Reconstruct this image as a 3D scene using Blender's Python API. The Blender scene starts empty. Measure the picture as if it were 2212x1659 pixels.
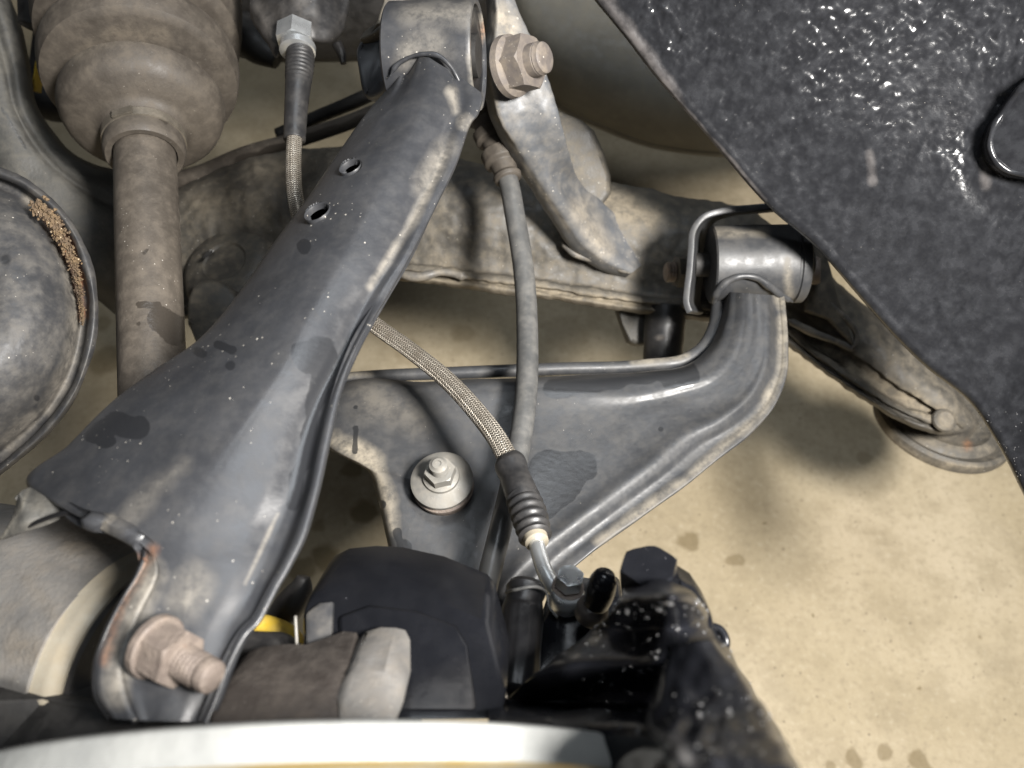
import bpy, bmesh, math, random
import numpy as np
from mathutils import Vector, Matrix, noise as mnoise

random.seed(7); np.random.seed(7)
scene = bpy.context.scene
COL = scene.collection

# ------------------------------------------------------------------ camera
H = 0.80                      # camera height above the floor (m)
PITCH = math.radians(58)      # looking down into the wheel arch
F, CX, CY, S = 1736.0, 1106.0, 829.5, 0.85
CP, SP = math.cos(PITCH), math.sin(PITCH)
CAM = np.array([0, 0, H]); RIGHT = np.array([1., 0, 0])
FWD = np.array([0, CP, -SP]); UP = np.array([0, SP, CP])
cd = bpy.data.cameras.new('camera'); cam = bpy.data.objects.new('camera', cd)
COL.objects.link(cam)
cam.location = CAM
cam.rotation_euler = (math.pi/2 - PITCH, 0, 0)
cd.sensor_width = 36; cd.lens = 36*F/2212
cd.clip_start = 0.01; cd.clip_end = 60
cd.dof.use_dof = True; cd.dof.focus_distance = 0.47*S; cd.dof.aperture_fstop = 9.0
scene.camera = cam

# ------------------------------------------------------------------ world and lamps
w = bpy.data.worlds.new('World'); scene.world = w; w.use_nodes = True
bg = w.node_tree.nodes['Background']
bg.inputs[0].default_value = (0.80, 0.86, 1.0, 1); bg.inputs[1].default_value = 0.022

def lamp(name, loc, target, size, power, color, sy=None):
    l = bpy.data.lights.new(name, 'AREA'); l.energy = power; l.color = color
    l.shape = 'RECTANGLE'; l.size = size; l.size_y = sy or size
    o = bpy.data.objects.new(name, l); COL.objects.link(o)
    o.location = loc
    o.rotation_euler = (Vector(target)-Vector(loc)).to_track_quat('-Z', 'Y').to_euler()
    return o
lamp('work_lamp', (0.31, -0.07, 1.05), (0.03, 0.34, 0.40), 0.12, 23.0, (1.0, 0.965, 0.92), 0.16)
lamp('overhead_fill', (-0.35, -0.55, 2.35), (0, 0.4, 0.3), 1.5, 3.5, (0.86, 0.93, 1.0), 0.22)  # unseen area light added as weak fill from above and behind
lamp('overhead_fill', (0.22, 0.62, 1.9), (0.1, 0.35, 0.3), 0.75, 7.5, (0.88, 0.94, 1.0), 0.32)  # unseen overhead light added to lay a sheen on the flat arms

scene.view_settings.view_transform = 'Standard'
scene.view_settings.look = 'None'
scene.view_settings.exposure = 0.0
scene.view_settings.gamma = 1.0
scene.render.engine = 'CYCLES'
scene.render.resolution_x = 1024; scene.render.resolution_y = 768

# ------------------------------------------------------------------ geometry helpers
def P(u, v, d):
    d = np.asarray(d, float)*S
    x = (np.asarray(u, float)-CX)/F*d; y = -(np.asarray(v, float)-CY)/F*d
    return CAM + x[..., None]*RIGHT + y[..., None]*UP + d[..., None]*FWD
def proj(pts):
    q = np.asarray(pts)-CAM
    d = q@FWD
    return CX+F*(q@RIGHT)/d, CY-F*(q@UP)/d
def px(r, d): return r*d*S/F
def cdir(x, y, z):
    "direction from camera axes: x right, y up, z towards the viewer"
    v = x*RIGHT+y*UP-z*FWD
    return v/np.linalg.norm(v)
def kk(v): return SP+CP*(np.asarray(v, float)-CY)/F

MET = np.array([1, 1, 3400.0])      # pixels, pixels, depth to pixels at half a metre
def crom(a, n):
    "centripetal-ish Catmull-Rom through rows of a, n samples"
    a = np.asarray(a, float); m = len(a)
    if m == 2:
        t = np.linspace(0, 1, n)[:, None].reshape((n,)+(1,)*(a.ndim-1)); return a[0]*(1-t)+a[1]*t
    seg = np.array([np.linalg.norm((a[i+1]-a[i]).reshape(-1, a.shape[-1])[:, :3]*MET, axis=-1).mean()+1e-9 for i in range(m-1)])
    kn = np.concatenate([[0], np.cumsum(seg)])
    t = np.linspace(0, kn[-1], n)
    i = np.clip(np.searchsorted(kn, t, side='right')-1, 0, m-2)
    h = (kn[i+1]-kn[i]); s = (t-kn[i])/h
    tan = np.zeros_like(a)
    for j in range(m):
        if j == 0: tan[j] = (a[1]-a[0])/seg[0]
        elif j == m-1: tan[j] = (a[-1]-a[-2])/seg[-1]
        else:
            d0 = (a[j]-a[j-1])/seg[j-1]; d1 = (a[j+1]-a[j])/seg[j]
            tan[j] = (d0*seg[j]+d1*seg[j-1])/(seg[j]+seg[j-1])
    sh = (n,)+(1,)*(a.ndim-1)
    s = s.reshape(sh); h = h.reshape(sh)
    return ((2*s**3-3*s**2+1)*a[i]+(s**3-2*s**2+s)*h*tan[i]+(-2*s**3+3*s**2)*a[i+1]+(s**3-s**2)*h*tan[i+1])

ROOT = {}
def thing(name, label, cat, ref, group=None):
    o = bpy.data.objects.new(name, None); COL.objects.link(o)
    o.empty_display_size = 0.02
    o.location = Vector(P(*ref)); o['label'] = label; o['category'] = cat
    if group: o['group'] = group
    ROOT[o] = np.array(o.location)
    return o
def rootloc(o):
    if o is None: return np.zeros(3)
    while o.parent: o = o.parent
    return ROOT.get(o, np.zeros(3))

def fbm(u, v, sc, seed=0):
    return np.array([mnoise.noise(Vector((a/sc, b/sc, seed))) for a, b in zip(np.ravel(u), np.ravel(v))])

def paint(pts, marks):
    "marks: list of (channel, [(u,v,r)...stroke], strength); painted onto the surface points"
    u, v = proj(pts)
    col = np.zeros((len(pts), 4)); col[:, 3] = 1
    if marks:
        n1 = fbm(u, v, 42, 3.1)*11+fbm(u, v, 13, 8.2)*3
        for m in marks:
            ch, stroke, st = m[:3]; soft = m[3] if len(m) > 3 else 5
            best = np.full(len(pts), 1e9)
            st_ = stroke if len(stroke) > 1 else stroke*2
            for (a, b) in zip(st_[:-1], st_[1:]):
                ax, ay, ar = a; bx, by, br = b
                dx, dy = bx-ax, by-ay; L2 = dx*dx+dy*dy+1e-9
                t = np.clip(((u-ax)*dx+(v-ay)*dy)/L2, 0, 1)
                best = np.minimum(best, np.hypot(u-ax-t*dx, v-ay-t*dy)-(ar+t*(br-ar)))
            k = min(1.0, max(s[2] for s in stroke)/18.0)
            val = np.clip(0.5-(best+n1*k)/(2*soft), 0, 1)*st
            col[:, ch] = np.maximum(col[:, ch], val)
    return col

def mesh_obj(name, verts, faces, mat, parent, smooth=True, marks=None, uv=None, kind=None):
    base = rootloc(parent)
    verts = np.asarray(verts, float)
    me = bpy.data.meshes.new(name)
    me.from_pydata([tuple(x) for x in (verts-base)], [], faces)
    if smooth: me.polygons.foreach_set('use_smooth', [True]*len(me.polygons))
    if marks is not None:
        at = me.color_attributes.new('marks', 'FLOAT_COLOR', 'POINT')
        at.data.foreach_set('color', paint(verts, marks).ravel())
    if uv is not None:
        l = me.uv_layers.new(name='UVMap')
        vi = np.zeros(len(me.loops), int); me.loops.foreach_get('vertex_index', vi)
        l.data.foreach_set('uv', np.asarray(uv)[vi].ravel())
    me.materials.append(mat); me.update()
    o = bpy.data.objects.new(name, me); COL.objects.link(o)
    if parent: o.parent = parent
    if kind: o['kind'] = kind
    return o

def loft(name, rows, mat, parent, n, m, closed=False, thick=0, marks=None, holes=None, disp=None, caps=False, linear_c=False):
    "rows[station][column]=(u,v,d); resampled to n x m and turned into a surface of real thickness"
    a = np.asarray(rows, float)
    a = crom(a, n)
    b = np.swapaxes(a, 0, 1)
    if closed: b = np.concatenate([b[-2:], b, b[:3]])
    if closed:
        mm = m
        bb = crom(b, mm*3)
        # cut the periodic part
        seg = [np.linalg.norm((b[i+1]-b[i])*MET, axis=-1).mean()+1e-9 for i in range(len(b)-1)]
        kn = np.concatenate([[0], np.cumsum(seg)])
        t = np.linspace(0, kn[-1], mm*3)
        sel = np.linspace(kn[2], kn[-3], mm, endpoint=False)
        idx = np.clip(np.searchsorted(t, sel), 0, mm*3-1)
        b = bb[idx]
    else:
        b = crom(b, m)
    g = np.swapaxes(b, 0, 1)            # n x m x 3
    n_, m_ = g.shape[:2]
    pts = P(g[..., 0], g[..., 1], g[..., 2])
    if disp is not None:
        du = np.gradient(pts, axis=0); dv = np.gradient(pts, axis=1)
        nn = np.cross(du, dv); nn /= np.linalg.norm(nn, axis=-1, keepdims=True)+1e-12
        if (nn*(pts-CAM)).sum() > 0: nn = -nn
        pts = pts+nn*disp(g[..., 0], g[..., 1])[..., None]
    idx = np.arange(n_*m_).reshape(n_, m_)
    mc = m_ if closed else m_-1
    faces = []
    keep = None
    if holes:
        U, V = g[..., 0].copy(), g[..., 1].copy()
        keep = np.ones((n_, m_), bool)
        for (hu, hv, rx, ry, ang) in holes:
            c, s = math.cos(ang), math.sin(ang)
            x = ((U-hu)*c+(V-hv)*s)/rx; y = (-(U-hu)*s+(V-hv)*c)/ry
            rr = np.hypot(x, y); ins = rr < 1
            out_nb = np.zeros_like(ins)
            for di in (-1, 0, 1):
                for dj in (-1, 0, 1): out_nb |= np.roll(np.roll(~ins, di, 0), dj, 1)
            near = ins & out_nb
            keep &= ~(ins & ~out_nb)
            sc = np.where(near, 1/np.maximum(rr, 1e-6), 1)
            xs, ys = x*sc*rx, y*sc*ry
            g[..., 0] = np.where(near, hu+xs*c-ys*s, g[..., 0]); g[..., 1] = np.where(near, hv+xs*s+ys*c, g[..., 1])
        pts = P(g[..., 0], g[..., 1], g[..., 2])
    for i in range(n_-1):
        for j in range(mc):
            q = (idx[i, j], idx[i, (j+1) % m_], idx[i+1, (j+1) % m_], idx[i+1, j])
            if keep is not None and not (keep[i, j] and keep[i, (j+1) % m_] and keep[i+1, j] and keep[i+1, (j+1) % m_]): continue
            faces.append(tuple(int(x) for x in q))
    flat = pts.reshape(-1, 3)
    if closed and caps:
        for r in (0, n_-1):
            faces.append(tuple(int(x) for x in (idx[r] if r else idx[r][::-1])))
    # orient: outward for closed, towards the viewer for sheets
    f0 = np.array([f[:3] for f in faces if len(f) == 4])
    nrm = np.cross(flat[f0[:, 1]]-flat[f0[:, 0]], flat[f0[:, 2]]-flat[f0[:, 0]])
    cen = flat[f0].mean(1)
    if closed:
        fi = idx.reshape(n_, m_)
        rowc = np.repeat(pts.mean(1), m_, axis=0)
        test = (nrm*(cen-rowc[f0[:, 0]])).sum()
        if test < 0: faces = [f[::-1] for f in faces]
    else:
        if (nrm*(cen-CAM)).sum() > 0: faces = [f[::-1] for f in faces]
    uv = np.stack([np.repeat(np.linspace(0, 1, n_), m_), np.tile(np.linspace(0, 1, m_), n_)], 1)
    o = mesh_obj(name, flat, faces, mat, parent, True, marks, uv)
    if thick:
        md = o.modifiers.new('solidify', 'SOLIDIFY'); md.thickness = thick; md.offset = -1
        bv = o.modifiers.new('bevel', 'BEVEL'); bv.width = min(0.0007, thick*.3); bv.segments = 2; bv.limit_method = 'ANGLE'; bv.angle_limit = math.radians(55)
    return o

def frames(c):
    t = np.gradient(c, axis=0); t /= np.linalg.norm(t, axis=1, keepdims=True)+1e-12
    n0 = np.cross(t[0], [0.31, 0.2, 0.93]); n0 /= np.linalg.norm(n0)
    N = [n0]
    for i in range(1, len(c)):
        x = N[-1]-t[i]*np.dot(N[-1], t[i]); N.append(x/np.linalg.norm(x))
    N = np.array(N); return t, N, np.cross(t, N)

def sweep(name, c, r, mat, parent, segs=24, marks=None, caps=True, lobes=None):
    c = np.asarray(c); r = np.asarray(r); n = len(c)
    t, N, B = frames(c)
    th = np.linspace(0, 2*math.pi, segs, endpoint=False)
    rr = r[:, None]*np.ones((1, segs))
    if lobes is not None: rr = rr*lobes(np.linspace(0, 1, n)[:, None], th[None, :])
    v = c[:, None]+rr[..., None]*(np.cos(th)[None, :, None]*N[:, None]+np.sin(th)[None, :, None]*B[:, None])
    idx = np.arange(n*segs).reshape(n, segs); f = []
    for i in range(n-1):
        for j in range(segs):
            k = (j+1) % segs
            f.append((int(idx[i, j]), int(idx[i, k]), int(idx[i+1, k]), int(idx[i+1, j])))
    if caps: f.append(tuple(int(x) for x in idx[0][::-1])); f.append(tuple(int(x) for x in idx[-1]))
    L = np.concatenate([[0], np.cumsum(np.linalg.norm(np.diff(c, axis=0), axis=1))])
    uv = np.stack([np.repeat(L, segs), np.tile(th/(2*math.pi), n)], 1)
    return mesh_obj(name, v.reshape(-1, 3), f, mat, parent, True, marks, uv)

def tube(name, pts, mat, parent, n=80, segs=24, marks=None, mod=None, caps=True, lobes=None):
    "pts: (u,v,d,radius in photo pixels)"
    a = crom(np.asarray(pts, float), n)
    c = P(a[:, 0], a[:, 1], a[:, 2]); r = px(a[:, 3], a[:, 2])
    if mod is not None: r = r*mod(np.linspace(0, 1, n))
    return sweep(name, c, r, mat, parent, segs, marks, caps, lobes)

def lathe(name, A, axis, prof, mat, parent, segs=64, marks=None, caps=True, lobes=None):
    "prof: (distance along axis, radius) in metres from world point A"
    prof = np.asarray(prof, float)
    axis = np.asarray(axis)/np.linalg.norm(axis)
    n0 = np.cross(axis, [0.12, 0.3, 0.94]); n0 /= np.linalg.norm(n0); b0 = np.cross(axis, n0)
    th = np.linspace(0, 2*math.pi, segs, endpoint=False)
    ring = np.cos(th)[:, None]*n0+np.sin(th)[:, None]*b0
    rr = prof[:, 1][:, None]*np.ones((1, segs))
    if lobes is not None: rr = lobes(prof[:, 0][:, None], th[None, :], rr)
    v = A+prof[:, 0][:, None, None]*axis+rr[..., None]*ring[None]
    n = len(prof); idx = np.arange(n*segs).reshape(n, segs); f = []
    for i in range(n-1):
        for j in range(segs):
            k = (j+1) % segs
            f.append((int(idx[i, j]), int(idx[i, k]), int(idx[i+1, k]), int(idx[i+1, j])))
    if caps: f.append(tuple(int(x) for x in idx[0][::-1])); f.append(tuple(int(x) for x in idx[-1]))
    L = np.concatenate([[0], np.cumsum(np.linalg.norm(np.diff(prof, axis=0), axis=1))])
    uv = np.stack([np.repeat(L, segs), np.tile(th/(2*math.pi), n)], 1)
    o = mesh_obj(name, v.reshape(-1, 3), f, mat, parent, True, marks, uv)
    o.data.set_sharp_from_angle(angle=math.radians(38))
    return o

def dense(prof, step):
    "resample a profile polyline so painted marks have vertices to sit on"
    out = [prof[0]]
    for a, b in zip(prof[:-1], prof[1:]):
        k = max(1, int(math.hypot(b[0]-a[0], b[1]-a[1])/step))
        for i in range(1, k+1): out.append((a[0]+(b[0]-a[0])*i/k, a[1]+(b[1]-a[1])*i/k))
    return out

def hexnut(name, center, axis, R, h, mat, parent, spin=0.3, bore=0, chamfer=0.12, marks=None):
    "hexagon with chamfered corners on the outer end; starts at center, rises h along axis"
    axis = np.asarray(axis)/np.linalg.norm(axis)
    n0 = np.cross(axis, UP); n0 /= np.linalg.norm(n0); b0 = np.cross(axis, n0)
    verts = []; faces = []
    K = 48
    def hexr(t):
        a = (t-spin) % (math.pi/3)-math.pi/6
        return R*math.cos(math.pi/6)/math.cos(a)
    rows = [(0, 1.0, 0), (h*.86, 1.0, 0), (h, 1.0, 1), (h, 0.55, 2)]
    for (z, k, mode) in rows:
        for i in range(K):
            t = spin+2*math.pi*i/K
            r = hexr(t)
            if mode == 1: r = min(r, R*0.90)
            if mode == 2: r = R*0.5
            zz = z
            if mode == 0 and z > 0: zz = h-(max(0, r-R*0.90))*0.6
            if mode == 1: zz = h
            verts.append(center+axis*zz+r*(math.cos(t)*n0+math.sin(t)*b0))
    for a in range(3):
        for i in range(K):
            j = (i+1) % K
            faces.append((a*K+i, a*K+j, (a+1)*K+j, (a+1)*K+i))
    faces.append(tuple(range(K-1, -1, -1))); faces.append(tuple(range(3*K, 4*K)))
    o = mesh_obj(name, np.array(verts), faces, mat, parent, True, marks)
    bm = bmesh.new(); bm.from_mesh(o.data); bmesh.ops.recalc_face_normals(bm, faces=bm.faces); bm.to_mesh(o.data); bm.free()
    o.data.set_sharp_from_angle(angle=math.radians(25))
    return o

def plate(name, outline, thick_vec, mat, parent, bevel=0.0012, smooth_n=0, marks=None):
    "outline of (u,v,d) points extruded by a world vector, edges bevelled"
    a = np.asarray(outline, float)
    if smooth_n: a = crom(np.concatenate([a, a[:1]]), smooth_n+1)[:-1]
    p = P(a[:, 0], a[:, 1], a[:, 2]); k = len(p)
    v = np.concatenate([p, p+np.asarray(thick_vec)])
    f = [tuple(range(k)), tuple(range(2*k-1, k-1, -1))]+[(i, i+k, (i+1) % k+k, (i+1) % k) for i in range(k)]
    base = rootloc(parent)
    me = bpy.data.meshes.new(name); bm = bmesh.new()
    vs = [bm.verts.new(x) for x in (v-base)]
    for q in f: bm.faces.new([vs[i] for i in q])
    bmesh.ops.recalc_face_normals(bm, faces=bm.faces)
    if bevel:
        es = [e for e in bm.edges if len(e.link_faces) == 2 and e.calc_face_angle(0) > 0.7]
        bmesh.ops.bevel(bm, geom=es, offset=bevel, segments=3, affect='EDGES', profile=0.5)
    bmesh.ops.triangulate(bm, faces=[q for q in bm.faces if len(q.verts) > 4])
    bm.to_mesh(me); bm.free()
    me.polygons.foreach_set('use_smooth', [True]*len(me.polygons))
    me.set_sharp_from_angle(angle=math.radians(35))
    if marks is not None:
        vv = np.zeros(len(me.vertices)*3); me.vertices.foreach_get('co', vv)
        at = me.color_attributes.new('marks', 'FLOAT_COLOR', 'POINT')
        at.data.foreach_set('color', paint(vv.reshape(-1, 3)+base, marks).ravel())
    me.materials.append(mat)
    o = bpy.data.objects.new(name, me); COL.objects.link(o); o.parent = parent
    return o

# ------------------------------------------------------------------ materials
class NT:
    def __init__(s, name):
        s.m = bpy.data.materials.new(name); s.m.use_nodes = True
        s.t = s.m.node_tree; s.b = s.t.nodes['Principled BSDF']
        s.tc = s.t.nodes.new('ShaderNodeTexCoord').outputs['Object']
    def link(s, a, b): s.t.links.new(a, b)
    def _in(s, sock, v):
        if hasattr(v, 'is_output'): s.link(v, sock)
        elif isinstance(v, tuple): sock.default_value = v if len(v) == 4 else v+(1,)
        else: sock.default_value = v
    def noise(s, scale, detail=4, rough=.55, vec=None, dist=0):
        n = s.t.nodes.new('ShaderNodeTexNoise'); s.link(vec or s.tc, n.inputs['Vector'])
        n.inputs['Scale'].default_value = scale; n.inputs['Detail'].default_value = detail
        n.inputs['Roughness'].default_value = rough; n.inputs['Distortion'].default_value = dist
        return n.outputs['Fac']
    def voro(s, scale, vec=None, out='Distance', rnd=1.0):
        n = s.t.nodes.new('ShaderNodeTexVoronoi'); s.link(vec or s.tc, n.inputs['Vector'])
        n.inputs['Scale'].default_value = scale; n.inputs['Randomness'].default_value = rnd
        return n.outputs[out]
    def math(s, op, a, b=0.0, clamp=False):
        n = s.t.nodes.new('ShaderNodeMath'); n.operation = op; n.use_clamp = clamp
        s._in(n.inputs[0], a); s._in(n.inputs[1], b); return n.outputs[0]
    def step(s, x, lo, hi, a=0.0, b=1.0):
        n = s.t.nodes.new('ShaderNodeMapRange'); n.interpolation_type = 'SMOOTHSTEP'
        s._in(n.inputs[0], x); s._in(n.inputs[1], lo); s._in(n.inputs[2], hi); s._in(n.inputs[3], a); s._in(n.inputs[4], b)
        return n.outputs[0]
    def mix(s, f, a, b):
        n = s.t.nodes.new('ShaderNodeMix'); n.data_type = 'RGBA'
        s._in(n.inputs[0], f); s._in(n.inputs[6], a); s._in(n.inputs[7], b); return n.outputs[2]
    def mixf(s, f, a, b):
        n = s.t.nodes.new('ShaderNodeMix'); n.data_type = 'FLOAT'
        s._in(n.inputs[0], f); s._in(n.inputs[2], a); s._in(n.inputs[3], b); return n.outputs[0]
    def marks(s):
        n = s.t.nodes.new('ShaderNodeAttribute'); n.attribute_name = 'marks'
        c = s.t.nodes.new('ShaderNodeSeparateColor'); s.link(n.outputs['Color'], c.inputs[0])
        return c.outputs[0], c.outputs[1], c.outputs[2]
    def bump(s, h, strength=.3, dist=.001, prev=None):
        n = s.t.nodes.new('ShaderNodeBump'); n.inputs['Strength'].default_value = strength
        n.inputs['Distance'].default_value = dist; s.link(h, n.inputs['Height'])
        if prev: s.link(prev, n.inputs['Normal'])
        return n.outputs[0]

def grime(name, base, rough=.4, dust=(.27, .23, .17), amt=.35, spec=.5, speck=.5, speckcol=(.48, .45, .40), metallic=0.0,
          b_amt=.35, b_dist=.0006, scale=1.0, rust=(.20, .085, .035), rustamt=0.0, var=.18, coat=0.0, pits=0.0):
    t = NT(name)
    wet, dm, rm = t.marks()
    n1 = t.noise(27*scale, 8, .68); n2 = t.noise(120*scale, 6, .68); n3 = t.noise(520*scale, 3, .6)
    dark = tuple(c*(1-var) for c in base); lite = tuple(min(1, c*(1+var)) for c in base)
    col = t.mix(t.step(n1, .3, .7), dark, lite)
    # dust film: general uneven film plus the painted deposits and one edge highlight
    film = t.math('MULTIPLY', t.step(t.math('ADD', t.math('MULTIPLY', n1, .32), t.math('MULTIPLY', n2, .68)), .34, .70), amt)
    dep = t.math('MULTIPLY', dm, t.step(t.math('ADD', t.math('MULTIPLY', n2, .6), t.math('MULTIPLY', n3, .4)), .25, .58, .35, 1.0))
    dfac = t.math('MAXIMUM', film, dep, True)
    dcol = t.mix(t.step(n2, .35, .65), tuple(c*.72 for c in dust), tuple(min(1, c*1.25) for c in dust))
    col = t.mix(dfac, col, dcol)
    # rust
    rf = t.math('MAXIMUM', t.math('MULTIPLY', rm, t.step(n2, .3, .5, .5, 1)), t.math('MULTIPLY', t.step(n2, .62, .72), rustamt))
    rcol = t.mix(t.step(n3, .35, .65), tuple(c*.55 for c in rust), tuple(c*1.5 for c in rust))
    col = t.mix(rf, col, rcol)
    # grit grains
    gm = 0.0
    if speck > 0:
        v1 = t.voro(430*scale); c1 = t.voro(430*scale, out='Color')
        sc = t.t.nodes.new('ShaderNodeSeparateColor'); t.link(c1, sc.inputs[0])
        patch = t.step(t.noise(30*scale, 3), .40, .62)
        thr = t.math('MULTIPLY', t.math('MULTIPLY', sc.outputs[0], sc.outputs[1]), t.math('ADD', t.math('MULTIPLY', patch, .40*speck), .14*speck))
        gm = t.math('LESS_THAN', v1, thr)
        col = t.mix(t.math('MULTIPLY', gm, .85), col, t.mix(sc.outputs[2], tuple(c*.6 for c in speckcol), speckcol))
    # wet film: takes the dust away, darker and glossier
    wf = t.step(wet, .3, .6)
    col = t.mix(t.math('MULTIPLY', wf, .85), col, tuple(c*.55 for c in base))
    t.link(col, t.b.inputs['Base Color'])
    r = t.mixf(dfac, t.mixf(t.step(n2, .3, .7), rough*.82, min(1, rough*1.2)), .88)
    r = t.mixf(rf, r, .85)
    r = t.mixf(wf, r, min(rough*.9, .30))
    t.link(r, t.b.inputs['Roughness'])
    t.b.inputs['Metallic'].default_value = metallic
    t.b.inputs['Specular IOR Level'].default_value = spec
    t.b.inputs['Coat Weight'].default_value = coat; t.b.inputs['Coat Roughness'].default_value = .12
    h = t.math('ADD', t.math('MULTIPLY', n2, .6), t.math('MULTIPLY', n3, .35))
    h = t.math('ADD', h, t.math('MULTIPLY', dep, .5))
    if speck > 0: h = t.math('ADD', h, t.math('MULTIPLY', gm, .5))
    t.link(t.bump(h, b_amt, b_dist), t.b.inputs['Normal'])
    return t.m

M = {}
M['arm'] = grime('black_arm_paint', (.031, .0325, .0365), .37, amt=.04, speck=.5, spec=.6, b_amt=.28, dust=(.26, .235, .195), b_dist=.0005)
M['low'] = grime('semi_gloss_arm_paint', (.034, .0355, .0385), .45, amt=.06, speck=.25, spec=.5, b_amt=.25, b_dist=.0005, dust=(.25, .22, .17))
M['frame'] = grime('dusty_subframe_paint', (.062, .058, .051), .55, amt=.46, speck=.45, dust=(.19, .16, .115), b_amt=.5, b_dist=.001)
M['brace'] = grime('brushed_brace_paint', (.085, .090, .098), .40, amt=.24, speck=.7, dust=(.30, .26, .20), b_amt=.35)
M['boot'] = grime('dusty_boot_rubber', (.054, .046, .038), .60, amt=.45, speck=.25, dust=(.10, .083, .063), b_amt=.4, b_dist=.0008)
M['shaft'] = grime('dirty_shaft_steel', (.062, .053, .044), .50, amt=.45, speck=.35, dust=(.118, .098, .076), b_amt=.5, b_dist=.0008)
M['clamp'] = grime('clamp_steel', (.20, .18, .15), .4, metallic=.7, amt=.5, speck=0, dust=(.22, .19, .15))
M['cast'] = grime('dusty_grey_casting', (.058, .057, .053), .6, amt=.5, speck=.2, dust=(.125, .115, .095), b_amt=.6, b_dist=.0012)
M['alu'] = grime('oxidised_aluminium', (.165, .16, .153), .55, metallic=.2, amt=.5, dust=(.14, .12, .095), speck=.3, b_amt=.6, b_dist=.001, var=.3)
M['cream'] = grime('bare_machined_rim', (.33, .30, .24), .55, metallic=.1, amt=.6, dust=(.22, .18, .12), speck=0, b_amt=.3)
M['zinc'] = grime('dull_zinc', (.20, .195, .18), .52, metallic=.35, amt=.65, dust=(.20, .183, .155), speck=.3, b_amt=.5)
M['rustnut'] = grime('rust_pink_steel', (.145, .118, .102), .6, metallic=.2, amt=.6, dust=(.19, .155, .125), speck=.3, rustamt=.7, rust=(.17, .085, .05), b_amt=.9, b_dist=.0016)
M['dirtnut'] = grime('dirt_caked_nut', (.12, .105, .098), .6, amt=.65, dust=(.19, .158, .12), speck=.5, b_amt=.6, metallic=.1)
M['steel'] = grime('bright_plated_steel', (.70, .72, .73), .30, metallic=.85, amt=.10, speck=0, b_amt=.08, var=.1)
M['blackmetal'] = grime('gloss_black_caliper', (.0075, .0080, .0100), .22, amt=.02, speck=.22, dust=(.075, .072, .07), b_amt=.18, spec=.28, speckcol=(.25, .25, .27))
M['blackrub'] = grime('black_rubber', (.017, .017, .018), .42, amt=.18, speck=.25, dust=(.10, .09, .08), b_amt=.3)
M['pinrub'] = grime('clean_black_rubber', (.009, .009, .010), .35, amt=.05, speck=.1, dust=(.06, .055, .05), b_amt=.3)
M['mud'] = grime('mud_caked_iron', (.026, .021, .018), .7, amt=.45, dust=(.055, .045, .036), speck=.3, b_amt=.7, b_dist=.0012)
M['hoserub'] = grime('grey_dusted_hose_rubber', (.062, .063, .063), .5, amt=.4, speck=.3, dust=(.14, .132, .118), b_amt=.4, b_dist=.0005)
M['dark'] = grime('dark_underbody_and_shade', (.010, .0095, .009), .6, amt=.2, speck=.1, dust=(.05, .045, .04))  # near-black underbody parts; on a few pieces it stands for shade
M['tank'] = grime('grey_tank_shell', (.11, .105, .088), .6, amt=.4, speck=.15, dust=(.14, .128, .10), b_amt=.3, b_dist=.001)
M['yellow'] = grime('yellow_paint', (.62, .42, .03), .5, amt=.3, speck=0)
M['pan'] = grime('black_pan_paint', (.036, .037, .040), .50, amt=.26, speck=.4, spec=.35, dust=(.20, .18, .15), b_amt=.4, b_dist=.0008)
M['crust'] = grime('rust_crust', (.06, .04, .025), .85, amt=.55, dust=(.24, .165, .085), speck=.8, var=.4, speckcol=(.6, .5, .35), rustamt=.9, rust=(.16, .06, .02), b_amt=1.0, b_dist=.002)
M['weld'] = grime('weld_bead_paint', (.085, .082, .078), .45, amt=.45, speck=.3, dust=(.28, .24, .18), b_amt=.5)

def underseal():
    t = NT('wet_look_underseal')
    n1 = t.noise(150, 4); n2 = t.noise(520, 4, .65); n0 = t.noise(14, 3)
    wet, dm, rm = t.marks()
    col = t.mix(t.step(n1, .35, .7), (.014, .0145, .0165), (.024, .025, .028))
    col = t.mix(t.math('MULTIPLY', dm, t.step(n1, .3, .6, .4, 1)), col, (.23, .21, .20))
    v1 = t.voro(520); c1 = t.voro(520, out='Color')
    sc = t.t.nodes.new('ShaderNodeSeparateColor'); t.link(c1, sc.inputs[0])
    gm = t.math('LESS_THAN', v1, t.math('MULTIPLY', t.step(n0, .45, .7), t.math('MULTIPLY', sc.outputs[0], .10)))
    col = t.mix(gm, col, (.4, .37, .33))
    t.link(col, t.b.inputs['Base Color'])
    t.link(t.mixf(dm, t.step(n1, .3, .7, .19, .29), .65), t.b.inputs['Roughness'])
    t.b.inputs['Specular IOR Level'].default_value = .32
    t.b.inputs['Coat Weight'].default_value = .15; t.b.inputs['Coat Roughness'].default_value = .18
    h = t.math('ADD', t.math('MULTIPLY', n1, 1.0), t.math('MULTIPLY', n2, .25))
    t.link(t.bump(h, .45, .0007), t.b.inputs['Normal'])
    return t.m
M['seal'] = underseal()

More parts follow.
